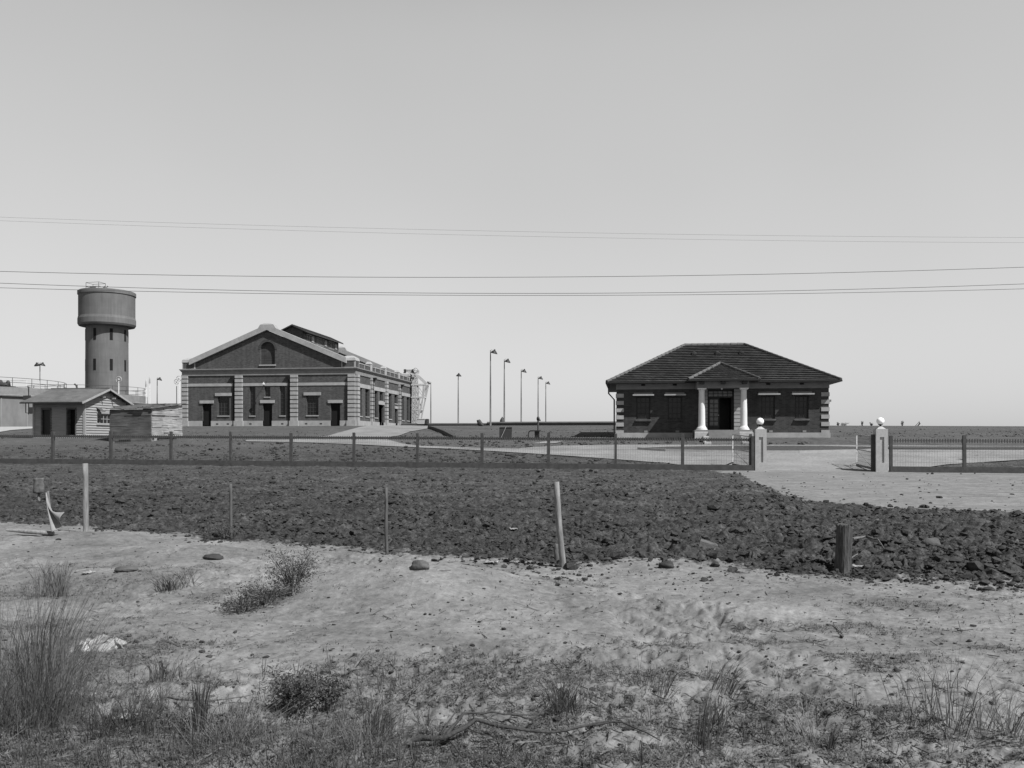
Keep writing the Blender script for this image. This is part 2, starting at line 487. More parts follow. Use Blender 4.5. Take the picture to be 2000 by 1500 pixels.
# ground material: soil / drift sand / gateway apron / rough dry turf further in
def ground_material():
    m = bpy.data.materials.new("ground")
    m.use_nodes = True
    n, l = m.node_tree.nodes, m.node_tree.links
    b = n["Principled BSDF"]
    b.inputs["Roughness"].default_value = 0.95
    b.inputs["Specular IOR Level"].default_value = 0.1
    at_ = n.new("ShaderNodeAttribute"); at_.attribute_name = "zone"
    sep = n.new("ShaderNodeSeparateColor")
    l.new(at_.outputs["Color"], sep.inputs[0])
    tc = n.new("ShaderNodeTexCoord")
    def noise(scale, detail=6, rough=0.65, vec=None):
        z = n.new("ShaderNodeTexNoise"); z.inputs["Scale"].default_value = scale
        z.inputs["Detail"].default_value = detail; z.inputs["Roughness"].default_value = rough
        l.new(vec or tc.outputs["Object"], z.inputs["Vector"]); return z.outputs[0]
    def rng(x, a, b_, c, d):
        r = n.new("ShaderNodeMapRange"); l.new(x, r.inputs[0])
        for i, q in enumerate((a, b_, c, d)): r.inputs[i + 1].default_value = q
        return r.outputs[0]
    def mul(x, y):
        k = n.new("ShaderNodeMath"); k.operation = 'MULTIPLY'; l.new(x, k.inputs[0]); l.new(y, k.inputs[1]); return k.outputs[0]
    def mix(f, a, c):
        k = n.new("ShaderNodeMix"); k.data_type = 'FLOAT'
        l.new(f, k.inputs[0]); l.new(a, k.inputs[2]); l.new(c, k.inputs[3]); return k.outputs[0]
    soil = mul(mul(rng(noise(7.0, 8, 0.75), 0.38, 0.64, 0.016, 0.086), rng(noise(38.0, 5, 0.7), 0.35, 0.65, 0.5, 1.5)), rng(noise(0.8, 6, 0.7), 0.34, 0.66, 0.6, 1.45))
    dm = n.new('ShaderNodeAttribute'); dm.attribute_name = 'damp'        # freshly turned, darker soil nearer the old fence line
    soil = mul(soil, rng(dm.outputs['Fac'], 0.0, 1.0, 1.0, 0.72))
    sand = mul(rng(noise(14.0, 8, 0.75), 0.32, 0.68, 0.105, 0.215), rng(noise(0.75, 7, 0.72), 0.34, 0.66, 0.62, 1.28))
    speck = rng(noise(60.0, 3, 0.6), 0.60, 0.68, 1.0, 0.45)
    patch = rng(noise(2.3, 6, 0.7), 0.42, 0.62, 0.0, 1.0)
    one = n.new('ShaderNodeValue'); one.outputs[0].default_value = 1.0
    sand = mul(sand, mix(patch, one.outputs[0], speck))
    fleck = rng(noise(9.0, 7, 0.72), 0.60, 0.70, 0.0, 0.55)
    soil = mix(fleck, soil, sand)
    litter = mul(rng(noise(30.0, 8, 0.8), 0.35, 0.65, 0.055, 0.165), rng(noise(4.0), 0.3, 0.7, 0.8, 1.2))
    mp = n.new("ShaderNodeMapping"); mp.inputs["Scale"].default_value = (0.35, 1.4, 1)
    l.new(tc.outputs["Object"], mp.inputs[0])
    apron = mul(rng(noise(5.0, 7, 0.7), 0.3, 0.7, 0.125, 0.20), rng(noise(1.2, 5, 0.6, mp.outputs[0]), 0.3, 0.7, 0.7, 1.2))
    turf = mul(rng(noise(3.0, 8, 0.8), 0.3, 0.7, 0.035, 0.105), rng(noise(0.35), 0.3, 0.7, 0.8, 1.2))
    c = mix(sep.outputs[2], soil, turf)
    al = n.new("ShaderNodeMath"); al.operation = 'MULTIPLY'
    l.new(at_.outputs["Alpha"], al.inputs[0]); al.inputs[1].default_value = 1.0
    def dither(x, sc):                         # ragged, blown edge between two grounds
        k = n.new("ShaderNodeMath"); k.operation = 'ADD'; l.new(x, k.inputs[0]); l.new(rng(noise(sc, 7, 0.75), 0.25, 0.75, -0.45, 0.45), k.inputs[1])
        return rng(k.outputs[0], 0.38, 0.62, 0.0, 1.0)
    c = mix(dither(al.outputs[0], 5.0), c, apron)
    s2 = mix(sep.outputs[1], sand, litter)
    c = mix(dither(sep.outputs[0], 9.0), c, s2)
    l.new(c, b.inputs["Base Color"])
    bp = n.new("ShaderNodeBump"); bp.inputs["Strength"].default_value = 0.55; bp.inputs["Distance"].default_value = 0.012
    l.new(noise(45.0, 7, 0.7), bp.inputs["Height"])
    l.new(bp.outputs[0], b.inputs["Normal"])
    return m
M_GROUND = ground_material()
ground = np_mesh("ground", gv, gf, M_GROUND, smooth=True)
litterM = np.clip(sstep(-0.10, 0.42, litter_field(UU, VV, DZ, _t)) * 0.75, 0, 1)
turfM = sstep(45.0, 56.0, VV)
ca = ground.data.color_attributes.new("zone", 'FLOAT_COLOR', 'POINT')
ca.data.foreach_set("color", np.stack([sandM, litterM, turfM, apronM], -1).astype(np.float32).ravel())
dampM = np.clip(sstep(27, 16, VV) + fbm(UU * .35, VV * .35, 3, 190) * .4, 0, 1)
gd = ground.data.attributes.new("damp", "FLOAT", "POINT"); gd.data.foreach_set("value", dampM.astype(np.float32).ravel())
tag(ground, kind="structure")

# ------------------------------------------------------------------ materials
M_BRICK = brick_mat("dark_brick", 0.056, 0.078, var=0.32)
M_BRICK2 = brick_mat("house_brick", 0.039, 0.052, var=0.32)
M_TOWER = brick_mat("shuttered_concrete", 0.115, 0.10, bw=60, bh=1.25, var=0.05, ms=0.012, soil=0.10)
M_CREAM = mat("cement_render", 0.27, var=0.16, scale=2.2, bump=0.2, var2=0.1)
M_CREAMD = mat("grey_cement_render", 0.17, var=0.15, scale=2.5, bump=0.2, var2=0.12)
M_WHITE = mat("white_painted_cement", 0.55, rough=0.6, var=0.06, scale=4)
M_CONC = mat("concrete", 0.135, var=0.16, scale=1.2, bump=0.25, bscale=12, var2=0.2, scale2=0.25, stretch=(1, 1, 0.45))
M_GATE = mat("gate_post_cement", 0.33, var=0.12, scale=6, bump=0.25, var2=0.08, scale2=1.5)
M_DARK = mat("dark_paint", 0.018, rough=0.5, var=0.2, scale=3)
M_BLACK = mat("dark_opening", 0.006, rough=0.9, var=0.1)
M_GLASS = mat("window_glass", 0.010, rough=0.15, var=0.5, scale=1.6, spec=0.3)
M_FRAME = mat("window_frame", 0.05, rough=0.6, var=0.15)
M_FRAMED = mat("dark_window_frame", 0.016, rough=0.55, var=0.15)
M_TILE = brick_mat("roof_tile", 0.034, 0.004, bw=0.25, bh=0.1395, var=0.35, ms=0.022, soil=0.22)
M_RIDGE = mat("ridge_tile", 0.085, var=0.35, scale=3)
M_IRON = mat("corrugated_roof", 0.040, rough=0.7, var=0.2, scale=1.5, var2=0.2)
M_SHEDROOF = mat("shed_roof_sheet", 0.105, rough=0.75, var=0.2, scale=1.6, var2=0.18, scale2=1.0)
M_BOARD = mat("weatherboard", 0.24, var=0.15, scale=3, stretch=(0.4, 0.4, 3))
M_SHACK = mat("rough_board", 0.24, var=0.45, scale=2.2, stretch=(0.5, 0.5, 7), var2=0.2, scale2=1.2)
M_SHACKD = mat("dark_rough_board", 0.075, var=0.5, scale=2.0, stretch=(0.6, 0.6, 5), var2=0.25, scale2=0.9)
M_STEEL = mat("galvanised_steel", 0.36, rough=0.5, var=0.15)
M_STEELD = mat("dark_steel", 0.035, rough=0.6, var=0.2)
M_WIRE = mat("wire", 0.10, rough=0.6, var=0.1)
M_FENCE = mat("tarred_fence_timber", 0.052, var=0.3, scale=5, stretch=(1, 1, 1))
M_OPAL = mat("opal_glass", 0.80, rough=0.25, var=0.02, spec=0.5)
M_WOOD = mat("weathered_wood", 0.10, var=0.45, scale=9, stretch=(4, 4, 0.6), bump=0.6, bscale=18, var2=0.2, scale2=3)
M_WOODP = mat("pale_weathered_wood", 0.17, var=0.35, scale=9, stretch=(4, 4, 0.6), bump=0.4, bscale=18)
M_CLOTH = mat("canvas_rag", 0.20, var=0.2, scale=8, var2=0.2, scale2=3)
M_PAPER = mat("pale_cloth", 0.21, var=0.75, scale=10)
M_ROCK = mat("stone", 0.075, var=0.3, scale=9, bump=0.5, bscale=30)
M_CLOD = mat("earth_clod", 0.030, var=0.6, scale=9, bump=0.4, bscale=40)
M_STAKE = mat('grey_stake_wood', 0.075, var=0.35, scale=9, stretch=(4, 4, 0.6), bump=0.4, bscale=18)
M_GRASSD = mat("dry_grass_blade", 0.115, var=0.5, scale=5, rough=0.8)
M_GRASSK = mat("dark_grass_blade", 0.055, var=0.5, scale=6, rough=0.8)
M_LEAF = mat("shrub_leaf", 0.05, var=0.6, scale=12, rough=0.8)
M_ROAD = mat("pale_gravel_road", 0.175, var=0.26, scale=7, var2=0.2, scale2=0.5, bump=0.3, bscale=30, detail=8)
M_KERB = mat("kerb_concrete", 0.30, var=0.12, scale=4)
M_BED = mat("planting_soil", 0.045, var=0.5, scale=6, bump=0.6, bscale=20)
M_LAWN = mat("short_turf", 0.06, var=0.4, scale=5, bump=0.5, bscale=20, var2=0.15)

# ------------------------------------------------------------------ wall frames
class Fr:
    def __init__(s, kind, c): s.k = kind; s.c = c
    def P(s, a, d, z):
        if s.k == 'front': return (a, s.c - d, z)
        if s.k == 'right': return (s.c + d, a, z)
        if s.k == 'left': return (s.c - d, a, z)
        return (a, s.c + d, z)
def fbox(mb, fr, a0, a1, d0, d1, z0, z1):
    p, q = fr.P(a0, d0, z0), fr.P(a1, d1, z1)
    mb.box(min(p[0], q[0]), max(p[0], q[0]), min(p[1], q[1]), max(p[1], q[1]), z0, z1)
def wall(mb, fr, a0, a1, z0, z1, ops=()):
    """wall face with openings (a0,a1,z0,z1,reveal depth)"""
    av = sorted({a0, a1} | {min(max(x, a0), a1) for o in ops for x in o[:2]})
    zv = sorted({z0, z1} | {min(max(x, z0), z1) for o in ops for x in o[2:4]})
    for i in range(len(av) - 1):
        for j in range(len(zv) - 1):
            am, zm = (av[i] + av[i + 1]) / 2, (zv[j] + zv[j + 1]) / 2
            if any(o[0] < am < o[1] and o[2] < zm < o[3] for o in ops): continue
            mb.face([fr.P(av[i], 0, zv[j]), fr.P(av[i + 1], 0, zv[j]), fr.P(av[i + 1], 0, zv[j + 1]), fr.P(av[i], 0, zv[j + 1])])
    for (b0, b1, y0, y1, d) in ops:
        mb.face([fr.P(b0, 0, y0), fr.P(b0, -d, y0), fr.P(b0, -d, y1), fr.P(b0, 0, y1)])
        mb.face([fr.P(b1, 0, y0), fr.P(b1, -d, y0), fr.P(b1, -d, y1), fr.P(b1, 0, y1)])
        mb.face([fr.P(b0, 0, y1), fr.P(b1, 0, y1), fr.P(b1, -d, y1), fr.P(b0, -d, y1)])
        mb.face([fr.P(b0, 0, y0), fr.P(b1, 0, y0), fr.P(b1, -d, y0), fr.P(b0, -d, y0)])
def window(parent, fr, a0, a1, z0, z1, d, nx, nz, fm, gm=None, sill=None, lintel=None, bar=0.05, sm=None, name="window"):
    f = MB()
    w = bar * 1.3
    fbox(f, fr, a0, a0 + w, -d - 0.02, -d + 0.05, z0, z1); fbox(f, fr, a1 - w, a1, -d - 0.02, -d + 0.05, z0, z1)
    fbox(f, fr, a0 + w, a1 - w, -d - 0.02, -d + 0.05, z0, z0 + w); fbox(f, fr, a0 + w, a1 - w, -d - 0.02, -d + 0.05, z1 - w, z1)
    for i in range(1, nx):
        x = a0 + (a1 - a0) * i / nx; fbox(f, fr, x - bar * .35, x + bar * .35, -d - 0.018, -d + 0.03, z0 + w, z1 - w)
    for j in range(1, nz):
        z = z0 + (z1 - z0) * j / nz; fbox(f, fr, a0 + w, a1 - w, -d - 0.016, -d + 0.035, z - bar * .35, z + bar * .35)
    o = f.build(name, fm, parent)
    g = MB()
    g.face([fr.P(a0, -d, z0), fr.P(a1, -d, z0), fr.P(a1, -d, z1), fr.P(a0, -d, z1)])
    g.build("pane", gm or M_GLASS, o)
    if sill:
        s = MB(); h, ov, pr = sill
        fbox(s, fr, a0 - ov, a1 + ov, -d + 0.06, pr, z0 - h, z0 - 0.002); s.build("sill", sm or M_CREAM, o)
    if lintel:
        s = MB(); h, ov, pr = lintel
        fbox(s, fr, a0 - ov, a1 + ov, -0.05, pr, z1 + 0.002, z1 + h); s.build("lintel", sm or M_CREAM, o)
    return o
def door(parent, fr, a0, a1, z0, z1, d, m, lintel=None, sm=None, leaf_open=False):
    f = MB()
    n = 5
    for i in range(n):                       # boarded leaf
        x0 = a0 + 0.04 + (a1 - a0 - 0.08) * i / n; x1 = a0 + 0.04 + (a1 - a0 - 0.08) * (i + 1) / n - 0.008
        fbox(f, fr, x0, x1, -d - 0.04, -d, z0 + 0.01, z1 - 0.04)
    fbox(f, fr, a0, a0 + 0.04, -d - 0.04, -d + 0.04, z0, z1); fbox(f, fr, a1 - 0.04, a1, -d - 0.04, -d + 0.04, z0, z1)
    fbox(f, fr, a0 + 0.04, a1 - 0.04, -d - 0.04, -d + 0.04, z1 - 0.04, z1)
    o = f.build("door", m, parent)
    k = MB(); p = fr.P(a1 - 0.14, -d + 0.04, z0 + (z1 - z0) * 0.45); k.sphere(p, 0.035, 8, 6); k.build("handle", M_STEELD, o)
    if lintel:
        s = MB(); h, ov, pr = lintel
        fbox(s, fr, a0 - ov, a1 + ov, -0.05, pr, z1 + 0.002, z1 + h); s.build("lintel", sm or M_CREAM, o)
    return o

# ================================================================== POWER HOUSE
def power_house():
    U0, U1, V0, V1, G = -47.27, -28.21, 87.0, 110.3, 2.93
    PL, CT = 3.50, 9.0               # plinth top, cornice top
    UM = (U0 + U1) / 2
    root = thing("brick_hall", "long dark brick pump hall with gabled front and pale banded corner piers", "building", (UM, V0, G))
    fr, rt = Fr('front', V0), Fr('right', U1)
    bk, lf = Fr('back', V1), Fr('left', U0)
    RP = 0.22                        # reveal
    APEX = 12.95
    # openings
    f_ops = {'d1': (-45.0, -44.0, 3.03, 5.35), 'wA': (-43.28, -41.98, 4.06, 6.13), 's1': (-39.75, -39.1, 4.05, 7.13),
             'cw': (-38.1, -37.45, 6.02, 7.13), 'd2': (-38.27, -37.25, 3.03, 5.35), 's2': (-36.43, -35.77, 4.05, 7.13),
             'wB': (-33.5, -32.2, 4.06, 6.13), 'd3': (-30.88, -29.86, 3.03, 5.32)}
    s_ops = {'a': (87.95, 89.2, 4.02, 6.97), 'b': (90.36, 91.66, 4.02, 6.97), 'c': (93.72, 94.95, 3.99, 6.97), 'd': (95.81, 97.05, 5.95, 6.97),
             'D1': (95.4, 97.3, 3.05, 5.5), 'e': (99.46, 100.72, 3.97, 6.96), 'f': (101.98, 103.25, 5.9, 6.94), 'D2': (102.2, 103.25, 3.03, 5.27),
             'g': (105.12, 106.5, 3.96, 6.94), 'h': (107.8, 109.1, 3.96, 6.94)}
    w = MB()
    wall(w, fr, U0, U1, PL, CT, [o + (RP,) for o in f_ops.values()])
    wall(w, rt, V0, V1, PL, CT, [o + (RP,) for o in s_ops.values()])
    wall(w, bk, U0, U1, G, CT); wall(w, lf, V0, V1, G, CT)
    # gable triangles, front and back, with an arched niche in the front one
    ac, ar, az, ab = -37.75, 0.80, 10.98, 9.40
    tri = lambda x: CT + (APEX - CT) * (1 - abs(x - UM) / ((U1 - U0) / 2))
    xs = sorted(set([U0, ac - ar, ac + ar, UM, U1] + [ac - ar * math.cos(math.pi * i / 12) for i in range(13)]))
    for x0, x1 in zip(xs[:-1], xs[1:]):
        xm = (x0 + x1) / 2
        if ac - ar < xm < ac + ar:
            arc = lambda x: az + math.sqrt(max(0, ar * ar - (x - ac) ** 2))
            w.face([fr.P(x0, 0, CT), fr.P(x1, 0, CT), fr.P(x1, 0, ab), fr.P(x0, 0, ab)])
            w.face([fr.P(x0, 0, arc(x0)), fr.P(x1, 0, arc(x1)), fr.P(x1, 0, tri(x1)), fr.P(x0, 0, tri(x0))])
            w.face([fr.P(x0, 0, arc(x0)), fr.P(x1, 0, arc(x1)), fr.P(x1, -0.25, arc(x1)), fr.P(x0, -0.25, arc(x0))])
        else:
            w.face([fr.P(x0, 0, CT), fr.P(x1, 0, CT), fr.P(x1, 0, tri(x1)), fr.P(x0, 0, tri(x0))])
    for x in (ac - ar, ac + ar):
        w.face([fr.P(x, 0, ab), fr.P(x, -0.25, ab), fr.P(x, -0.25, az), fr.P(x, 0, az)])
    w.face([bk.P(U0, 0, CT), bk.P(U1, 0, CT), bk.P(UM, 0, APEX)])
    # thickness of the raised gables, so the parapets read as walls
    for vv in (V0 + 0.5, V1 - 0.5):
        w.face([(U0, vv, CT), (U1, vv, CT), (UM, vv, APEX)])
    wl_ = w.build("wall", M_BRICK, root)
    n = MB()
    pts = [(ac - ar, ab)] + [(ac - ar * math.cos(math.pi * i / 12), az + ar * math.sin(math.pi * i / 12)) for i in range(13)] + [(ac + ar, ab)]
    n.face([fr.P(x, -0.25, z) for x, z in pts])
    nb = n.build("arched_louvre", brick_mat("arched_infill", 0.045, 0.030, bw=1.6, bh=0.12, ms=0.02), root)
    n = MB(); fbox(n, fr, ac - ar - 0.12, ac + ar + 0.12, -0.24, 0.10, ab - 0.14, ab - 0.003); n.build("sill", M_CREAM, nb)
    n = MB()
    for i in range(12):
        t0, t1 = math.pi * i / 12, math.pi * (i + 1) / 12
        q = lambda r, t, d: fr.P(ac - r * math.cos(t), d, az + r * math.sin(t))
        n.hexa([q(ar, t0, -0.02), q(ar, t1, -0.02), q(ar + .24, t1, -0.02), q(ar + .24, t0, -0.02)], [q(ar, t0, 0.03), q(ar, t1, 0.03), q(ar + .24, t1, 0.03), q(ar + .24, t0, 0.03)])
    n.build("arch_ring", M_BRICK2, nb)
    # plinth, cut at the doors
    p = MB()
    def plinth(frm, a0, a1, doors, out=0.10):
        e = a0
        for (b0, b1) in sorted(doors) + [(a1, a1)]:
            if b0 > e: fbox(p, frm, e, b0, -0.25, out, G - 0.6, PL)
            e = b1
    plinth(fr, U0 - 0.1, U1 + 0.1, [f_ops[k][:2] for k in ('d1', 'd2', 'd3')])
    plinth(rt, V0 + 0.25, V1, [s_ops[k][:2] for k in ('D1', 'D2')])
    p.build("plinth", M_CREAM, root)
    # pale string course, frieze mouldings, cornice
    b = MB()
    for (x0, x1) in ((-46.6, -41.27), (-40.48, -35.18), (-34.41, -28.98)):
        fbox(b, fr, x0, x1, -0.05, 0.05, 7.16, 7.46)
    sp = [92.5, 98.2, 104.1]
    cuts = [87.75] + [q for c in sp for q in (c - 0.36, c + 0.36)] + [109.9]
    for i in range(0, len(cuts), 2):
        fbox(b, rt, cuts[i], cuts[i + 1], -0.05, 0.05, 7.0, 7.42)
    b.build("string_course", M_CREAM, root)
    c = MB()
    for (h0, h1, o) in ((8.28, 8.40, 0.08), (8.40, 8.70, 0.04), (8.70, 8.80, 0.10), (8.80, 8.90, 0.17), (8.90, 9.0, 0.24)):
        fbox(c, fr, U0 - o, U1 + o, -0.05, o, h0, h1)
        fbox(c, rt, V0 + 0.05, V1, -0.05, o, h0, h1)
        fbox(c, lf, V0 + 0.05, V1, -0.05, o, h0, h1)
    c.build("cornice", M_CREAMD, root)
    # banded piers
    def pier(frm, a0, a1, wrap=False):
        q = MB(); fbox(q, frm, a0, a1, -0.05, 0.22, PL, 8.28)
        o = q.build("pier", M_BRICK, root)
        q = MB(); z = PL
        while z < 8.2:
            fbox(q, frm, a0 - 0.012, a1 + 0.012, 0.0, 0.255, z, min(z + 0.345, 8.275)); z += 0.45
        fbox(q, frm, a0 - 0.12, a1 + 0.12, 0.0, 0.31, G - 0.6, PL - 0.004)
        q.build("quoin_block", M_CREAM, o)
    pier(fr, U0, U0 + 0.66); pier(fr, -41.26, -40.49); pier(fr, -35.17, -34.42); pier(fr, -28.96, U1 - 0.01)
    for c0 in sp: pier(rt, c0 - 0.36, c0 + 0.36)
    pier(rt, V0 + 0.06, V0 + 0.72); pier(rt, V1 - 0.4, V1)
    # windows
    LN, SL = (0.32, 0.28, 0.10), (0.11, 0.02, 0.08)
    window(root, fr, *f_ops['wA'], RP, 4, 5, M_FRAME, sill=SL, lintel=LN)
    window(root, fr, *f_ops['wB'], RP, 4, 5, M_FRAME, sill=SL, lintel=LN)
    for k in ('s1', 's2'): window(root, fr, *f_ops[k], RP, 2, 7, M_FRAME, sill=SL)
    window(root, fr, *f_ops['cw'], RP, 2, 3, M_FRAME, sill=SL)
    for k in 'abcdefgh': window(root, rt, *s_ops[k], RP, 2, 3 if k in 'df' else 7, M_FRAME, sill=SL)
    for k in ('d1', 'd2', 'd3'): door(root, fr, *f_ops[k], RP, M_BLACK, lintel=LN)
    door(root, rt, *s_ops['D1'], 0.5, M_BLACK, lintel=(0.36, 0.2, 0.1)); door(root, rt, *s_ops['D2'], RP, M_DARK, lintel=(0.3, 0.15, 0.1))
    # raking coping, peak block
    k, kb = MB(), MB()
    for sgn in (-1, 1):
        xe = UM + sgn * (U1 - U0) / 2 * 0.905
        ze = CT + (APEX - CT) * 0.095
        prof = [(-0.62, -0.05, -0.05), (0.20, -0.05, -0.05)]
        for (d0, d1, lo, hi) in ((-0.62, 0.30, 0.06, 0.62),):
            A = [fr.P(xe, d0, ze + lo), fr.P(xe, d1, ze + lo), fr.P(xe, d1, ze + hi), fr.P(xe, d0, ze + hi)]
            B = [fr.P(UM, d0, APEX + lo), fr.P(UM, d1, APEX + lo), fr.P(UM, d1, APEX + hi), fr.P(UM, d0, APEX + hi)]
            k.hexa(A, B)
        A = [(xe, V1 - .6, ze), (xe, V1 + .2, ze), (xe, V1 + .2, ze + .6), (xe, V1 - .6, ze + .6)]
        B = [(UM, V1 - .6, APEX), (UM, V1 + .2, APEX), (UM, V1 + .2, APEX + .6), (UM, V1 - .6, APEX + .6)]
        kb.hexa(A, B)
    k.build("coping", M_CREAM, root); kb.build("coping", M_CREAM, root)
    for vv in (V0 - 0.26, V1 - 0.56):
        k = MB(); k.frustum((UM - 1.05, UM + 1.05, vv, vv + 0.86), APEX + 0.12, (UM - .72, UM + .72, vv, vv + 0.86), APEX + 0.62)
        k.frustum((UM - .72, UM + .72, vv, vv + 0.86), APEX + 0.62, (UM - .3, UM + .3, vv + .1, vv + 0.7), APEX + 0.78, bottom=False)
        k.build("peak_block", M_CREAM, root)
    # corner blocks with dark sunk panels
    for (x0, x1, vv) in ((U0 + 0.02, U0 + 1.48, V0), (U1 - 1.50, U1 - 0.02, V0), (U1 - 1.0, U1, V1 - 1.2), (U0, U0 + 1.0, V1 - 1.2)):
        k = MB(); k.box(x0, x1, vv - 0.05, vv + 1.3, CT, 9.72)
        k.frustum((x0 - .06, x1 + .06, vv - .11, vv + 1.36), 9.72, (x0 + .0, x1 - .0, vv - .05, vv + 1.3), 10.0, bottom=True, top=False)
        k.frustum((x0, x1, vv - .05, vv + 1.3), 10.0, (x0 + .4, x1 - .4, vv + .3, vv + .9), 10.24, bottom=False)
        o = k.build("corner_block", M_CREAM, root)
        if vv == V0:
            k = MB(); k.box(x0 + 0.12, x1 - 0.12, vv - 0.062, vv - 0.02, 9.08, 9.66)
            if x1 > -30: k.box(x1 - 0.03, x1 + 0.012, vv + 0.1, vv + 1.15, 9.08, 9.66)
            k.build("sunk_panel", M_BRICK, o)
    # parapet along the side, its rail, dies and taller blocks
    k = MB(); k.box(U0 + 0.06, U0 + 0.42, V0 + 1.3, V1 - 1.2, CT, 9.5); k.build('parapet', M_BRICK, root)
    k = MB(); k.box(U1 - 0.42, U1 - 0.06, V0 + 1.3, V1 - 1.2, CT, 9.5)
    pp = k.build("parapet", M_BRICK, root)
    k = MB(); k.box(U1 - 0.46, U1 - .02, V0 + 1.3, V1 - 1.2, 9.5, 9.59)
    v = 90.2
    while v < 109:
        k.box(U1 - 0.06, U1 - 0.02, v - 0.05, v + 0.05, CT, 9.5); v += 2.0
    k.build("parapet_rail", M_CREAM, pp)
    for c0 in (92.5, 98.2, 104.1):
        k = MB(); k.box(U1 - 0.5, U1 + 0.03, c0 - .35, c0 + .35, CT, 9.78)
        k.frustum((U1 - .55, U1 + .07, c0 - .42, c0 + .42), 9.78, (U1 - .4, U1 - .1, c0 - .2, c0 + .2), 10.06)
        k.build("parapet_block", M_CREAM, root)
    # rainwater heads and pipes of the side wall
    for c0 in (92.5, 104.1):
        k = MB(); k.frustum((U1 + .17, U1 + .34, c0 - .1, c0 + .1), 7.85, (U1 + .17, U1 + .62, c0 - .3, c0 + .3), 8.3)
        k.tube([(U1 + .25, c0, 7.9), (U1 + .25, c0, 3.1)], 0.055, 8)
        k.build("rain_pipe", M_STEELD, root)
    for x in (-41.45, -35.36):  # dark pipes and heads added to deepen the shadow strips beside the front piers
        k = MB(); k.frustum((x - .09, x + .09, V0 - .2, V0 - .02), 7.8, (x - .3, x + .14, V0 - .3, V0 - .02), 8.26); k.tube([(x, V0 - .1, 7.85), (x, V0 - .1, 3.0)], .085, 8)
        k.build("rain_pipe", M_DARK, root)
    # roof
    r = MB()
    rz0, rz1 = 9.12, 12.75
    for sgn in (-1, 1):
        xe = UM + sgn * ((U1 - U0) / 2 - 0.45)
        n_ = 40
        r.face([(xe, V0 + .5, rz0), (xe, V1 - .5, rz0), (UM, V1 - .5, rz1), (UM, V0 + .5, rz1)])
        for i in range(46):                                     # standing rolls of the sheeting
            vv = V0 + 0.7 + i * 0.48
            r.beam((xe, vv, rz0 + .02), (UM, vv, rz1 + .02), 0.06, 0.05)
    r.build("roof", M_IRON, root)
    # monitor on the ridge
    mv0, mv1 = 94.0, 106.0
    k = MB()
    ms = Fr('right', UM + 1.15)
    mo = [(95.0, 96.6, 12.72, 13.62, .1), (98.1, 100.9, 12.72, 13.62, .1), (102.4, 104.6, 12.72, 13.62, .1)]
    wall(k, ms, mv0, mv1, 12.0, 13.85, mo)
    k.box(UM - 1.15, UM + 1.13, mv0, mv0 + .2, 12.2, 13.85); k.box(UM - 1.15, UM + 1.13, mv1 - .2, mv1, 12.2, 13.85)
    k.box(UM - 1.15, UM - 1.0, mv0 + .2, mv1 - .2, 12.2, 13.85)
    for vv in (mv0, mv1 - 0.2):
        k.prism([(UM - 1.15, vv, 13.85), (UM + 1.15, vv, 13.85), (UM, vv, 14.35)], (0, .2, 0))
    mon = k.build("roof_monitor", M_BRICK, root)
    k = MB()
    for sgn in (-1, 1):
        A = [(UM + sgn * 1.65, mv0 - .45, 13.72), (UM + sgn * 1.65, mv0 - .45, 13.60), (UM, mv0 - .45, 14.36), (UM, mv0 - .45, 14.50)]
        k.hexa(A, [(a[0], mv1 + .45, a[2]) for a in A])
        for i in range(26):
            vv = mv0 - 0.3 + i * 0.5
            k.beam((UM + sgn * 1.66, vv, 13.735), (UM, vv, 14.515), 0.05, 0.03)
    k.build("monitor_roof", M_IRON, mon)
    k = MB()
    for o in mo:
        fbox(k, ms, o[0], o[1], -0.1, -0.06, o[2], o[2] + .08); fbox(k, ms, o[0], o[1], -0.1, 0.03, o[3] - .1, o[3])
        n_ = max(2, round((o[1] - o[0]) / 0.5))
        for i in range(n_ + 1):
            x = o[0] + (o[1] - o[0]) * i / n_; fbox(k, ms, max(o[0], x - .04), min(o[1], x + .04), -0.1, 0.0, o[2] + .08, o[3] - .1)
        fbox(k, ms, o[1] + .12, o[1] + .8, -0.04, 0.04, o[2] + .1, o[3] - .06)
    k.build("monitor_window", M_CREAM, mon)
    k = MB()
    for o in mo:
        k = MB(); k.face([ms.P(o[0], -.1, o[2]), ms.P(o[1], -.1, o[2]), ms.P(o[1], -.1, o[3]), ms.P(o[0], -.1, o[3])])
        k.build("monitor_pane", M_GLASS, mon)
    # lamp on a bracket over the middle door
    k = MB(); y = V0 - 0.9
    k.tube([(-37.8, V0, 7.62), (-37.8, V0 - .5, 7.66), (-37.8, y, 7.45)], 0.03, 6)
    lb = k.build("lamp_bracket", M_STEELD, root)
    k = MB(); k.lathe((-37.8, y, 7.16), [(0.20, 0.08), (0.15, .16), (0.06, .26), (0.05, .34)], 14); k.sphere((-37.8, y, 7.2), 0.08, 10, 8)
    k.build("lamp_shade", M_STEEL, lb)
    # air bricks in the plinth
    for x in (-43.3, -42.1, -39.6, -36.1, -33.5, -31.9):
        k = MB(); fbox(k, fr, x - .13, x + .13, 0.09, 0.105, 3.1, 3.24); k.build("air_brick", M_DARK, root)
    # steps at the doors
    return root
power_house()

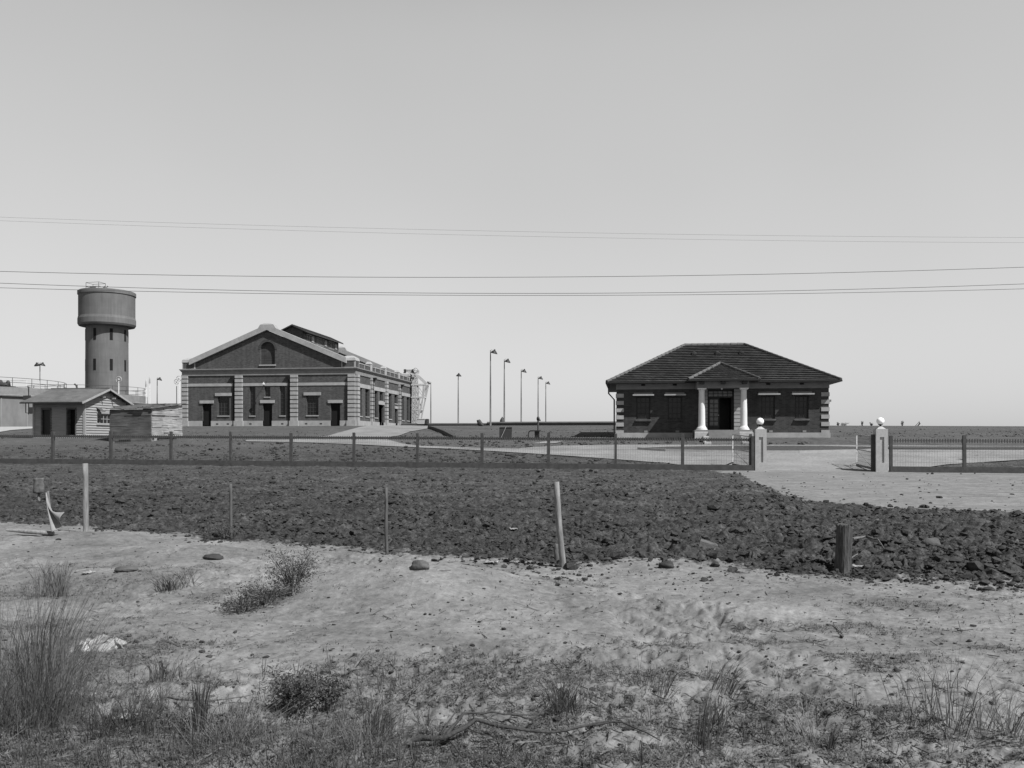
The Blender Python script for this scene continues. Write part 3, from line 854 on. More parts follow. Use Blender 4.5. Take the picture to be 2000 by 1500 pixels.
# ================================================================== OFFICE HOUSE
def tiled_plane(mb, e0, e1, t1, t0, n, step=0.07):
    """roof plane built from overlapping courses; e = eave ends, t = top ends"""
    e0, e1, t0, t1 = map(Vector, (e0, e1, t0, t1))
    nrm = (e1 - e0).cross(t0 - e0 if (t0 - e0).length > 1e-6 else t1 - e0).normalized()
    if nrm.z < 0: nrm = -nrm
    for i in range(n):
        a, b = i / n, (i + 1) / n
        L0, R0 = e0.lerp(t0, a), e1.lerp(t1, a)
        L1, R1 = e0.lerp(t0, b), e1.lerp(t1, b)
        mb.face([L0 + nrm * step, R0 + nrm * step, R1 + nrm * 0.004, L1 + nrm * 0.004])
        mb.face([L0 + nrm * 0.0, R0 + nrm * 0.0, R0 + nrm * step, L0 + nrm * step])
def ridge_line(mb, p, q, r=0.13, seg=0.42):
    p, q = Vector(p), Vector(q); n = max(2, int((q - p).length / seg))
    for i in range(n):
        a, b = p.lerp(q, i / n), p.lerp(q, (i + 1) / n - 0.02 / n)
        mb.tube([a, b], [r * 1.08, r * 0.9], 8)

def office_house():
    U0, U1, V0, V1, G = -0.95, 12.66, 58.4, 67.9, 1.66
    PL, EV = 1.95, 5.28
    UM = (U0 + U1) / 2
    root = thing("brick_house", "low brick office with hipped tiled roof and two columned white porch", "building", (UM, V0, G))
    fr = Fr('front', V0); rt = Fr('right', U1); lf = Fr('left', U0); bk = Fr('back', V1)
    wins = [(0.36, 1.28), (2.42, 3.34), (8.42, 9.30), (10.55, 11.40)]
    WZ0, WZ1 = 2.86, 4.34
    DR = (5.0, 6.69, 2.13, 4.76)
    w = MB()
    wall(w, fr, U0, U1, PL, 4.83, [(a, b, WZ0, WZ1, .18) for a, b in wins] + [DR + (.30,)])
    wall(w, rt, V0, V1, PL, 4.83); wall(w, lf, V0, V1, PL, 4.83); wall(w, bk, U0, U1, PL, 4.83)
    w.build("wall", M_BRICK2, root)
    k = MB(); 
    for (z0, z1, o) in ((4.83, 5.22, 0.03),):
        k.box(U0 - o, U1 + o, V0 - o, V1 + o, z0, z1)
    k.build("frieze", M_CREAMD, root)
    k = MB(); k.box(U0 - .08, U1 + .09, V0 - .09, V1 + .08, G - 0.9, PL); k.build("plinth", M_CREAM, root)
    # quoins
    for (x0, x1, s) in ((U0 - .04, U0 + .49, -1), (U1 - .48, U1 + .04, 1)):
        k = MB()
        for z0, z1 in ((1.952, 2.12), (2.37, 2.63), (2.85, 3.11), (3.33, 3.59), (3.81, 4.07), (4.29, 4.55)):
            k.box(x0, x1, V0 - .05, V0 + .5, z0, z1)
        k.build("quoin_block", M_CREAM, root)
    # windows: sash frames, sloping sills, hoods
    for a, b in wins:
        o = window(root, fr, a, b, WZ0, WZ1, .16, 3, 4, M_FRAMED, bar=0.06)
        k = MB(); k.hexa([fr.P(a - .06, -.12, WZ0 - .16), fr.P(b + .06, -.12, WZ0 - .16), fr.P(b + .06, -.12, WZ0 + .02), fr.P(a - .06, -.12, WZ0 + .02)],
                         [fr.P(a - .06, .12, WZ0 - .16), fr.P(b + .06, .12, WZ0 - .16), fr.P(b + .06, .12, WZ0 - .09), fr.P(a - .06, .12, WZ0 - .09)])
        k.build("sill", M_BRICK2, o)
        m = (a + b) / 2
        k = MB(); fbox(k, fr, m - .69, m + .69, -0.05, 0.56, WZ1 + .05, WZ1 + .14)
        h = k.build("hood", M_CREAM, o)
        k = MB(); fbox(k, fr, m - .62, m + .62, -0.04, 0.07, WZ1 + .151, WZ1 + .27); k.build("hood_rib", M_CREAMD, root)
        k = MB(); fbox(k, fr, m - .13, m + .13, -0.05, 0.05, 5.06, 5.17); k.build("eave_vent", M_BLACK, root)
        k = MB(); fbox(k, fr, m + .05, m + .28, -0.05, 0.03, 1.97, 2.1); k.build("vent_brick", M_CREAMD, root)
    k = MB(); k.box(U1 - .05, U1 + .55, 60.2, 61.7, 4.02, 4.16); k.box(U1 - .05, U1 + .3, 60.2, 61.7, 3.92, 4.02); k.build("side_hood", M_CREAMD, root)
    # front door: transom, glazed leaf, dark open leaf, flanking banded jambs
    d = -0.28
    k = MB(); z0, z1 = DR[2], DR[3]
    fbox(k, fr, 5.0, 5.08, d - .06, d + .06, z0, z1); fbox(k, fr, 6.61, 6.69, d - .06, d + .06, z0, z1)
    fbox(k, fr, 5.08, 6.61, d - .06, d + .06, 4.24, 4.34); fbox(k, fr, 5.08, 6.61, d - .06, d + .06, z1 - .08, z1)
    for i in range(1, 5):
        x = 5.08 + 1.53 * i / 5; fbox(k, fr, x - .02, x + .02, d - .03, d + .03, 4.34, z1 - .08)
    fbox(k, fr, 5.08, 6.61, d - .025, d + .035, 4.49, 4.53)
    dz = k.build("entrance_frame", M_FRAMED, root)
    k = MB(); k.face([fr.P(5.08, d, 4.34), fr.P(6.61, d, 4.34), fr.P(6.61, d, z1 - .08), fr.P(5.08, d, z1 - .08)])
    k.build("transom_pane", mat("transom_glass", 0.12, rough=0.2, var=0.35, scale=3, spec=0.5), dz)
    k = MB(); 
    fbox(k, fr, 5.09, 5.16, d - .04, d + .03, z0 + .02, 4.23); fbox(k, fr, 5.70, 5.78, d - .04, d + .03, z0 + .02, 4.23)
    fbox(k, fr, 5.16, 5.70, d - .04, d + .03, z0 + .02, z0 + .3); fbox(k, fr, 5.16, 5.70, d - .04, d + .03, 4.14, 4.23)
    fbox(k, fr, 5.41, 5.45, d - .035, d + .025, z0 + .3, 4.14)
    for i in range(1, 6):
        z = z0 + .3 + (4.14 - z0 - .3) * i / 6; fbox(k, fr, 5.16, 5.70, d - .033, d + .027, z - .025, z + .025)
    gl = k.build("door", M_FRAMED, root); gl["label"] = "glazed left leaf, shut"
    k = MB(); k.face([fr.P(5.16, d - .01, z0 + .3), fr.P(5.70, d - .01, z0 + .3), fr.P(5.70, d - .01, 4.14), fr.P(5.16, d - .01, 4.14)])
    k.build("pane", mat("door_glass", 0.05, rough=0.15, var=0.4, scale=2, spec=0.6), gl)
    k = MB(); k.sphere(fr.P(5.74, d + .07, 3.1), .035, 8, 6); k.build("handle", M_STEEL, gl)
    k = MB(); k.box(6.56, 6.61, V0 + .34, V0 + 1.1, z0 + .02, 4.22); od = k.build("door", M_DARK, root); od["label"] = "right leaf standing open"
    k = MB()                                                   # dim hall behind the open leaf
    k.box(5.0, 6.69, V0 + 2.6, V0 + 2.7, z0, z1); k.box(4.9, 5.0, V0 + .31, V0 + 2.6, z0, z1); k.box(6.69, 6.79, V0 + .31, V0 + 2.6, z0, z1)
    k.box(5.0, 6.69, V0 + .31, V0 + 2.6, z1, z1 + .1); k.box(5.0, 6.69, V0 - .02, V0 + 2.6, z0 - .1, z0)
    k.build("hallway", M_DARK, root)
    for (x0, x1) in ((4.42, 4.99), (6.70, 7.34)):
        k = MB(); fbox(k, fr, x0, x1, -0.05, 0.04, 2.13, 4.83); o = k.build("door_jamb", M_CREAMD, root)
        k = MB(); z = 2.14
        while z < 4.7:
            fbox(k, fr, x0 - .01, x1 + .0, 0.0, 0.075, z, min(z + 0.205, 4.82)); z += 0.25
        k.build("quoin_block", M_CREAM, o)
    # porch
    PV = 56.85
    k = MB(); k.box(4.02, 7.60, 56.35, V0 - .09, G - .9, 2.11); fl = k.build("porch_floor", M_CREAMD, root)
    for cx in (4.50, 7.12):
        c = MB()
        pr = [(.36, 0), (.36, .07), (.30, .09), (.31, .15), (.25, .20), (.225, .28), (.215, .6), (.21, 1.2), (.175, 2.44), (.19, 2.46), (.19, 2.50), (.175, 2.52), (.24, 2.58), (.24, 2.60)]
        c.lathe((cx, PV, 2.11), pr, 28)
        c.box(cx - .27, cx + .27, PV - .27, PV + .27, 4.71, 4.78)
        c.build("column", M_WHITE, root)
        s = 1 if cx < 5 else -1
        c = MB(); xa, xb = (4.02, 4.86) if s == 1 else (6.78, 7.62)
        c.bevbox(xa, xb, 56.30, 57.3, G - .9, 1.99, .03)
        c.bevbox(xa + .05, xb - .05, 56.36, 57.24, 1.99, 2.115, .02)
        xi0, xi1 = (4.50, 4.86) if s == 1 else (6.78, 7.14)
        c.bevbox(xi0, xi1, 55.55, 56.298, 0.4, 1.72, .03)
        c.bevbox(xi0 + .002, xi1 + .06, 54.75, 55.548, 0.4, 1.36, .03)
        c.build("pedestal", M_GATE, root)
    st = MB()
    for i in range(6):
        st.box(4.862, 6.778, 56.35 - 0.30 * (i + 1), 56.35 - 0.30 * i - .002, 0.3, 2.11 - 0.165 * (i + 1))
    st.build("stair", M_CREAMD, root)
    k = MB(); k.box(4.18, 7.44, PV - .17, PV + .17, 4.782, 5.22); k.box(4.18, 4.5, PV + .17, V0 - .03, 4.782, 5.22); k.box(7.12, 7.44, PV + .17, V0 - .03, 4.782, 5.22)
    k.build("porch_beam", M_CREAMD, root)
    for x in (4.5, 5.81, 7.12):
        k = MB(); k.box(x - .13, x + .13, 56.3, PV - .171, 5.02, 5.2); k.build("eave_bracket", M_DARK, root)
    k = MB(); k.tube([(5.83, 57.6, 5.15), (5.83, 57.6, 4.86)], .012, 6); lp = k.build("lamp_cord", M_STEELD, root)
    k = MB(); k.sphere((5.83, 57.6, 4.80), .07, 12, 8); k.build("bulb", M_OPAL, lp)
    # roofs
    e = .62
    X0, X1, Y0, Y1, ZE = U0 - e, U1 + e, V0 - e, V1 + e, EV
    run = (Y1 - Y0) / 2; ZR = ZE + run * 0.545
    YM = (Y0 + Y1) / 2; RX0, RX1 = X0 + run, X1 - run
    r = MB()
    N = 21
    tiled_plane(r, (X0, Y0, ZE), (X1, Y0, ZE), (RX1, YM, ZR), (RX0, YM, ZR), N)
    tiled_plane(r, (X1, Y1, ZE), (X0, Y1, ZE), (RX0, YM, ZR), (RX1, YM, ZR), N)
    tiled_plane(r, (X1, Y0, ZE), (X1, Y1, ZE), (RX1, YM, ZR), (RX1, YM, ZR), N)
    tiled_plane(r, (X0, Y1, ZE), (X0, Y0, ZE), (RX0, YM, ZR), (RX0, YM, ZR), N)
    rf = r.build("roof", M_TILE, root)
    r = MB(); px0, px1, py0 = 3.62, 8.0, 56.2
    pm = (px0 + px1) / 2; hw = (px1 - px0) / 2
    pz = ZE + hw * 0.545; pv = py0 + hw; pend = Y0 + (pz - ZE) / 0.545
    tiled_plane(r, (px0, py0, ZE), (px1, py0, ZE), (pm, pv, pz), (pm, pv, pz), 8)
    tiled_plane(r, (px1, py0, ZE), (px1, Y0, ZE), (pm, pend, pz), (pm, pv, pz), 8)
    tiled_plane(r, (px0, Y0, ZE), (px0, py0, ZE), (pm, pv, pz), (pm, pend, pz), 8)
    pr_ = r.build("porch_roof", M_TILE, root)
    h = MB()
    up = Vector((0, 0, .05))
    for a, b in (((X0, Y0, ZE), (RX0, YM, ZR)), ((X1, Y0, ZE), (RX1, YM, ZR)), ((X0, Y1, ZE), (RX0, YM, ZR)), ((X1, Y1, ZE), (RX1, YM, ZR)), ((RX0, YM, ZR), (RX1, YM, ZR)),
                 ):
        ridge_line(h, Vector(a) + up, Vector(b) + up, .105)
    h.build("ridge_tile", M_RIDGE, rf)
    h = MB()
    for a, b in (((px0, py0, ZE), (pm, pv, pz)), ((px1, py0, ZE), (pm, pv, pz)), ((pm, pv, pz), (pm, pend, pz))): ridge_line(h, Vector(a) + up, Vector(b) + up, .105)
    h.build("ridge_tile", M_RIDGE, pr_)
    for x in (4.35, 5.95, 7.55):
        t = .735; y = Y0 + run * t; z = ZE + (ZR - ZE) * t
        k = MB(); k.sphere((x, y, z + .03), .22, 12, 8, (1, 1.1, .8)); k.box(x - .16, x + .16, y - .26, y - .1, z - .08, z + .04); k.build("roof_vent", M_TILE, rf)
    # gutter, fascia and soffit
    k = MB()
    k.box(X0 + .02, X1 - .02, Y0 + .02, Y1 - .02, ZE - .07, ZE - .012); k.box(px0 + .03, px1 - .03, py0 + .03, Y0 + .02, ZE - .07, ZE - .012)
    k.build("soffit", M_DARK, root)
    k = MB()
    def gut(a, b): k.beam(a, b, .11, .10)
    zz = ZE - .02
    gut((X0, Y0 - .03, zz), (px0, Y0 - .03, zz)); gut((px1, Y0 - .03, zz), (X1, Y0 - .03, zz)); gut((px0, py0 - .03, zz), (px1, py0 - .03, zz))
    gut((px0 - .03, py0, zz), (px0 - .03, Y0, zz)); gut((px1 + .03, py0, zz), (px1 + .03, Y0, zz))
    gut((X0 - .03, Y0, zz), (X0 - .03, Y1, zz)); gut((X1 + .03, Y0, zz), (X1 + .03, Y1, zz))
    gu = k.build("gutter", M_DARK, root)
    k = MB(); k.tube([(X0 + .12, Y0 + .1, ZE - .05), (X0 + .12, Y0 + .1, 4.55), (U0 - .14, V0 - .09, 4.15), (U0 - .14, V0 - .09, 1.95), (U0 - .38, V0 - .35, 1.66)], .05, 8)
    k.build("rain_pipe", M_DARK, gu)
    return root
office_house()

# ================================================================== WEATHERBOARD HUT
def boards(mb, fr, a0, a1, z0, z1, ops, pitch=0.19, lim=None):
    z = z0
    while z < z1 - 0.01:
        zt = min(z + pitch, z1); zm = (z + zt) / 2
        lo, hi = (a0, a1) if lim is None else lim(zm)
        seg = [(lo, hi)]
        for o in ops:
            if o[2] < zm < o[3]:
                seg = [q for s in seg for q in ((s[0], min(s[1], o[0])), (max(s[0], o[1]), s[1])) if q[1] - q[0] > .01]
        for x0, x1 in seg:
            if x1 - x0 < 0.02: continue
            mb.face([fr.P(x0, .06, z), fr.P(x1, .06, z), fr.P(x1, .004, zt), fr.P(x0, .004, zt)])
            mb.face([fr.P(x0, 0, z), fr.P(x1, 0, z), fr.P(x1, .06, z), fr.P(x0, .06, z)])
        z = zt
def hut():
    U0, U1, V0, V1, G, TW = -43.2, -39.22, 58.3, 63.3, 1.62, 4.42
    VM = (V0 + V1) / 2
    root = thing("weatherboard_hut", "small weatherboard hut with low gabled roof and two doorways", "hut", (U0, V0, G))
    fr, rt, lf, bk = Fr('front', V0), Fr('right', U1), Fr('left', U0), Fr('back', V1)
    d1, d2 = (-42.52, -41.88, 1.80, 3.74), (-40.52, -39.9, 1.80, 3.74)
    wn_ = (59.75, 61.55, 2.66, 3.44)
    sl = (5.26 - TW) / (VM - V0)
    w = MB()
    boards(w, fr, U0, U1, G, TW, [d1, d2]); boards(w, lf, V0, V1, G, TW, []); boards(w, bk, U0, U1, G, TW, [])
    lim = lambda z: (V0, V1) if z < TW else (V0 + (z - TW) / sl, V1 - (z - TW) / sl)
    boards(w, rt, V0, V1, G, 5.2, [wn_], lim=lim); boards(w, lf, V0, V1, TW, 5.2, [], lim=lim)
    w.build("wall", M_BOARD, root)
    k = MB()
    for (x, y) in ((U0, V0), (U1, V0), (U1, V1), (U0, V1)): k.box(x - .075, x + .075, y - .075, y + .075, G, TW - .05)
    k.build("corner_board", M_BOARD, root)
    for i, dd in enumerate((d1, d2)):
        door(root, fr, *dd, 0.06 if i == 0 else 0.35, M_DARK if i == 0 else M_BLACK)
    for dd in (d1, d2):
        k = MB()
        fbox(k, fr, dd[0] - .08, dd[0], 0, .09, dd[2], dd[3] + .08); fbox(k, fr, dd[1], dd[1] + .08, 0, .09, dd[2], dd[3] + .08); fbox(k, fr, dd[0], dd[1], 0, .09, dd[3], dd[3] + .08)
        for q in (dd[0], dd[1]): k.face([fr.P(q, 0, dd[2]), fr.P(q, -.4, dd[2]), fr.P(q, -.4, dd[3]), fr.P(q, 0, dd[3])])
        k.build("door_trim", M_SHACKD, root)
    o = window(root, rt, *wn_, .06, 4, 2, M_CREAM, sill=(.08, .1, .12), sm=M_BOARD, bar=.06)
    k = MB(); fbox(k, rt, 59.7, 61.6, 0, .09, 3.442, 3.60); k.build("window_head", M_BOARD, o)
    k = MB(); k.hexa([rt.P(59.65, .04, 3.9), rt.P(60.1, .04, 3.9), rt.P(60.1, .04, 3.87), rt.P(59.65, .04, 3.87)], [rt.P(59.65, .5, 3.6), rt.P(60.1, .5, 3.6), rt.P(60.1, .5, 3.57), rt.P(59.65, .5, 3.57)])
    k.build("awning", M_SHACKD, o)
    # roof sheets, barge boards, gutter
    ov, hz = .90, .42
    k = MB()
    for s in (-1, 1):
        ye = VM + s * (VM - V0 + ov); ze = TW + .06 - sl * ov + .0
        k.hexa([(U0 - hz, ye, ze), (U1 + hz, ye, ze), (U1 + hz, VM, 5.32), (U0 - hz, VM, 5.32)], [(U0 - hz, ye, ze + .03), (U1 + hz, ye, ze + .03), (U1 + hz, VM, 5.35), (U0 - hz, VM, 5.35)])
        n = 44
        for i in range(n):
            x = U0 - hz + .04 + (U1 - U0 + 2 * hz - .08) * i / (n - 1)
            k.beam((x, ye, ze + .035), (x, VM, 5.355), .035, .02)
    k.beam((U0 - hz, VM, 5.38), (U1 + hz, VM, 5.38), .16, .06)
    rf = k.build("roof", M_SHEDROOF, root)
    k = MB()
    for s in (-1, 1):
        ye = VM + s * (VM - V0 + ov); ze = TW + .0 - sl * ov + .0
        k.beam((U1 + hz + .015, ye, ze), (U1 + hz + .015, VM, 5.28), .03, .14)
    k.build("barge_board", M_CREAM, rf)
    k = MB(); ye = V0 - ov; ze = TW + .02 - sl * ov
    k.beam((U0 - hz, ye - .05, ze), (U1 + hz, ye - .05, ze), .09, .09); k.build("gutter", M_DARK, rf)
    k = MB(); k.tube([(U0 - .3, V0 - .5, ze), (U0 - .3, V0 - .5, 3.45), (U0 - .05, V0 - .2, 3.4)], .03, 6); k.build("rain_pipe", M_DARK, rf)
    k = MB(); k.tube([(-41.6, VM + .2, 5.2), (-41.7, VM + .2, 5.62), (-41.85, VM + .2, 5.72)], .07, 8); k.build("flue", M_STEELD, rf)
    for vv in (60.2, 61.5):
        k = MB(); fbox(k, rt, vv - .04, vv + .04, 0, .4, 5.0 - abs(vv - VM) * sl - .18, 5.0 - abs(vv - VM) * sl - .08); k.build("eave_strut", M_BOARD, root)
    return root
hut()

# ================================================================== ROUGH BOARD SHACK
def shack():
    U0, U1, V0, V1, G = -35.76, -32.70, 56.0, 60.1, 1.25
    root = thing("board_shack", "windowless shack of rough uneven boards beside the weatherboard hut", "shack", (U0, V0, G))
    rnd = random.Random(5)
    k = MB(); z = G - .3; i = 0
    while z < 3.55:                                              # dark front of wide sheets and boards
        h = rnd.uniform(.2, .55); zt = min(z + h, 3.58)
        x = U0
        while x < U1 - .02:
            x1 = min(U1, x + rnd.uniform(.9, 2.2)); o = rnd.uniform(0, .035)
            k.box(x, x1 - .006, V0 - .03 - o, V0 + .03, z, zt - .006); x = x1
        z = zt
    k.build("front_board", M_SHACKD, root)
    k = MB(); z = G - .2
    while z < 4.0:                                               # sunlit end of stacked boards
        h = rnd.uniform(.09, .2); y = V0 + .03
        while y < V1:
            y1 = min(V1, y + rnd.uniform(.7, 2.4)); o = rnd.uniform(0, .08)
            top = 3.55 + (y1 - V0) / (V1 - V0) * .5
            if z + h < top + .05: k.hexa([(U1 - .05, y, z), (U1 + o, y, z), (U1 + o, y, z + h - .012), (U1 - .05, y, z + h - .012)],
                                         [(U1 - .05, y1 - .01, z + rnd.uniform(-.03, .05)), (U1 + o, y1 - .01, z + .01), (U1 + o, y1 - .01, z + h + rnd.uniform(-.03, .02)), (U1 - .05, y1 - .01, z + h)])
            y = y1
        z += h
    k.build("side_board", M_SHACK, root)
    k = MB(); k.box(U0, U0 + .05, V0 + .05, V1, G - .2, 3.6); k.box(U0, U1 - .05, V1, V1 + .05, G - .2, 4.0); k.box(U1 - .12, U1 - .06, V0 + .05, V1, G, 3.5)
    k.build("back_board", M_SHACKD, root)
    k = MB(); x = U0 - .15
    while x < U1 + .1:
        w = rnd.uniform(.3, .7); x1 = min(x + w, U1 + .2); o = rnd.uniform(-.1, .2)
        k.hexa([(x, V0 - .22 + o * .5, 3.60 + rnd.uniform(0, .05)), (x1, V0 - .22 + o * .5, 3.60 + rnd.uniform(0, .05)), (x1, V0 - .22 + o * .5, 3.66), (x, V0 - .22 + o * .5, 3.66)],
               [(x, V1 + .2 + o, 4.12), (x1, V1 + .2 + o, 4.12 + rnd.uniform(0, .04)), (x1, V1 + .2 + o, 4.18), (x, V1 + .2 + o, 4.17)]); x = x1
    for _ in range(7):
        a = rnd.uniform(U0, U1); b = rnd.uniform(V0, V1 - 1); zz = 3.72 + (b - V0) * .12
        k.beam((a, b, zz), (a + rnd.uniform(-1.2, 1.2), b + rnd.uniform(.2, 1), zz + .09), rnd.uniform(.08, .16), .05)
    k.build("roof", M_SHACKD, root)
    return root
shack()
def timber(name, label, pts, w, h, m, group):
    k = MB()
    for a, b in pts: k.beam(a, b, w, h)
    return tag(k.build(name, m), label, "timber", group)
for i, (px, py, ln, ang, lab) in enumerate(((250, 859, 1.3, .1, "dark plank lying before the shack, nearest its left end"), (283, 861, 1.6, -.25, "dark plank lying askew on the soil below the middle of the shack"),
                                       (322, 860, 1.5, .3, "dark plank lying on bare soil below the shack's sunlit end"), (240, 866, 1.1, .0, "short dark plank lowest on the soil below the hut window"))):
    u, v, z, D = hit(px, py)
    z += .10
    timber("plank", lab, [((u - ln / 2, v, z), (u + ln / 2, v + ang, z + .05)), ((u - ln / 2 + .2, v + .15, z + .10), (u + ln / 2 - .1, v + .1, z + .12))], .14, .09, M_DARK, "planks lying by the shack")

# ================================================================== WATER TOWER AND TANKS
def water_tower():
    c = (-80.5, 125.3, 2.9)
    root = thing("water_tower", "tall round concrete water tower with wide overhanging tank", "water tower", c)
    va = math.atan2(-c[1], -c[0])           # towards the camera
    k = MB()
    k.lathe(c, [(3.2, -.5), (3.2, .3), (3.10, .5), (3.03, 16.2)], 64); k.build("shaft", M_TOWER, root)
    k = MB()
    k.lathe(c, [(3.0, 16.15), (3.98, 16.15), (4.14, 16.45), (4.14, 17.2), (4.04, 17.6), (4.04, 20.85), (4.16, 20.95), (4.16, 21.45), (4.0, 21.55), (3.0, 21.6), (0, 21.7)], 72)
    tk = k.build("tank", M_TOWER, root)
    for i in range(8):
        a = va + math.radians(-34) - math.radians(45) * i
        # seen from the camera the first slit sits left of the middle
        for z0 in (9.2, 13.85):
            k = MB()
            r = 3.10
            ca_, sa_ = math.cos(a), math.sin(a)
            t = (-sa_, ca_)
            P = lambda rr, w, z: (c[0] + rr * ca_ + w * t[0], c[1] + rr * sa_ + w * t[1], c[2] + z)
            k.hexa([P(r - .3, -.21, z0), P(r - .3, .21, z0), P(r - .3, .21, z0 + 1.75), P(r - .3, -.21, z0 + 1.75)], [P(r - .02, -.21, z0), P(r - .02, .21, z0), P(r - .02, .21, z0 + 1.75), P(r - .02, -.21, z0 + 1.75)])
            k.build("slit_window", M_BLACK, root)
    k = MB(); T = c[2] + 21.55
    q = [(-82.9, 123.6), (-80.6, 123.3), (-80.5, 124.9), (-82.8, 125.2)]
    for x, y in q: k.tube([(x, y, T), (x, y, T + 1.25)], .04, 6)
    for a, b in zip(q, q[1:] + q[:1]):
        for h in (.6, 1.23): k.tube([(a[0], a[1], T + h), (b[0], b[1], T + h)], .03, 6)
    k.box(-82.5, -81.9, 123.9, 124.6, T, T + .7)
    k.build("hatch_railing", M_STEELD, tk)
    for x in (-79.95, -79.45):
        k = MB(); k.tube([(x, 123.6, T - .02), (x, 123.6, T + .45), (x + .12, 123.6, T + .6), (x + .24, 123.6, T + .45)], .06, 8); k.build("vent_pipe", M_STEELD, tk)
    return root
water_tower()
def railing(mb, c, r, z, n, post=.035, rail=.028):
    for i in range(n):
        a = 2 * math.pi * i / n
        p = (c[0] + r * math.cos(a), c[1] + r * math.sin(a)); mb.tube([(p[0], p[1], z), (p[0], p[1], z + 1.1)], post, 6)
    for h in (.55, 1.08):
        mb.tube([(c[0] + r * math.cos(2 * math.pi * i / 48), c[1] + r * math.sin(2 * math.pi * i / 48), z + h) for i in range(49)], rail, 6, caps=False)
def tank(name, label, c, r, top, ledge, npost, bridge):
    root = thing(name, label, "tank", c, "round concrete tanks")
    k = MB(); zt = top - c[2]; zl = ledge - c[2]
    k.lathe(c, [(r - .25, -1.0), (r - .25, zl)], 80)
    for i in range(24):                                           # shallow wall ribs
        a = 2 * math.pi * i / 24
        p = Vector((c[0] + (r - .24) * math.cos(a), c[1] + (r - .24) * math.sin(a), c[2]))
        k.tube([p + Vector((0, 0, -.6)), p + Vector((0, 0, zl))], .05, 4)
    w = k.build("wall", M_CONC, root)
    k = MB(); k.lathe(c, [(r - .25, zl), (r, zl), (r + .04, zl + .12), (r, zl + .2), (r - .02, zt), (r - .5, zt + .02), (0, zt + .25)], 80); k.build("rim", M_CREAMD, root)
    k = MB(); railing(k, c, r - .2, top, npost); k.build("railing", M_STEELD, root)
    if bridge:
        k = MB(); a0, a1 = bridge
        for s in (-.5, .5):
            k.beam((a0[0] + s, a0[1] + s, top + .25), (a1[0] + s, a1[1] + s, top + .25), .12, .2)
            for i in range(5):
                t = i / 4; k.tube([(a0[0] + s + (a1[0] - a0[0]) * t, a0[1] + s + (a1[1] - a0[1]) * t, top + .2), (a0[0] + s + (a1[0] - a0[0]) * t, a0[1] + s + (a1[1] - a0[1]) * t, top + 1.2)], .03, 6)
            k.tube([(a0[0] + s, a0[1] + s, top + 1.2), (a1[0] + s, a1[1] + s, top + 1.2)], .03, 6)
        k.build("footbridge", M_STEEL, root)
    return root
t1 = tank("concrete_tank", "large round concrete tank cut by the left edge behind the hut", (-80.0, 95.0, 2.93), 11.5, 7.5, 6.45, 30, ((-84, 92), (-72, 97)))
t2 = tank("concrete_tank", "smaller round concrete tank in front of the water tower", (-73.0, 109.2, 2.93), 7.5, 7.46, 6.35, 22, None)
# pipework and meter on the near tank's wall
k = MB(); u, v = at(56, 96.0); k.tube([(u, v, 7.4), (u, v, 4.3)], .05, 6); k.box(u + .1, u + .6, v - .1, v + .1, 4.4, 5.1); k.box(u - .6, u + .2, v - .1, v + .1, 5.9, 6.4)
k.build("wall_pipe", M_STEELD, t1)
# dark motors on the near tank
u, v = at(8, 99.5)
k = MB(); k.sphere((u, v, 7.75), .55, 12, 8, (1.4, .9, .6)); k.sphere((u + .5, v, 7.95), .3, 10, 8, (.8, .8, 1.2)); k.sphere((u - .45, v, 8.0), .32, 10, 8, (.8, .8, 1.2)); k.box(u - 1.0, u + 1.2, v - .4, v + .4, 7.4, 7.62)
k.build("pump_motor", M_STEELD, t1)

# dark flat-roofed building glimpsed left of the hall
def back_block():
    u0, v0 = at(328, 113.0); v0 = 112.0; u1 = u0 + 7
    z1 = high(748, 113)
    root = thing("flat_roofed_building", "dark flat roofed building half hidden behind the brick hall", "building", (u0, v0, 2.9))
    k = MB(); k.box(u0, u1, v0, v0 + 6, 2.5, z1 - 1.2); k.build("wall", M_BRICK, root)
    k = MB(); k.box(u0 - .15, u1, v0 - .15, v0 + 6.1, z1 - 1.2, z1 - .75); k.build("band", M_CREAM, root)
    k = MB(); k.box(u0, u1, v0, v0 + 6, z1 - .75, z1); k.build("parapet", M_BRICK, root)
    for i in range(3):
        k = MB(); x = u0 + .55 + i * 1.2; k.box(x, x + .8, v0 - .04, v0 + .05, 3.6, z1 - 1.35); k.build("window", M_GLASS, root)
back_block()

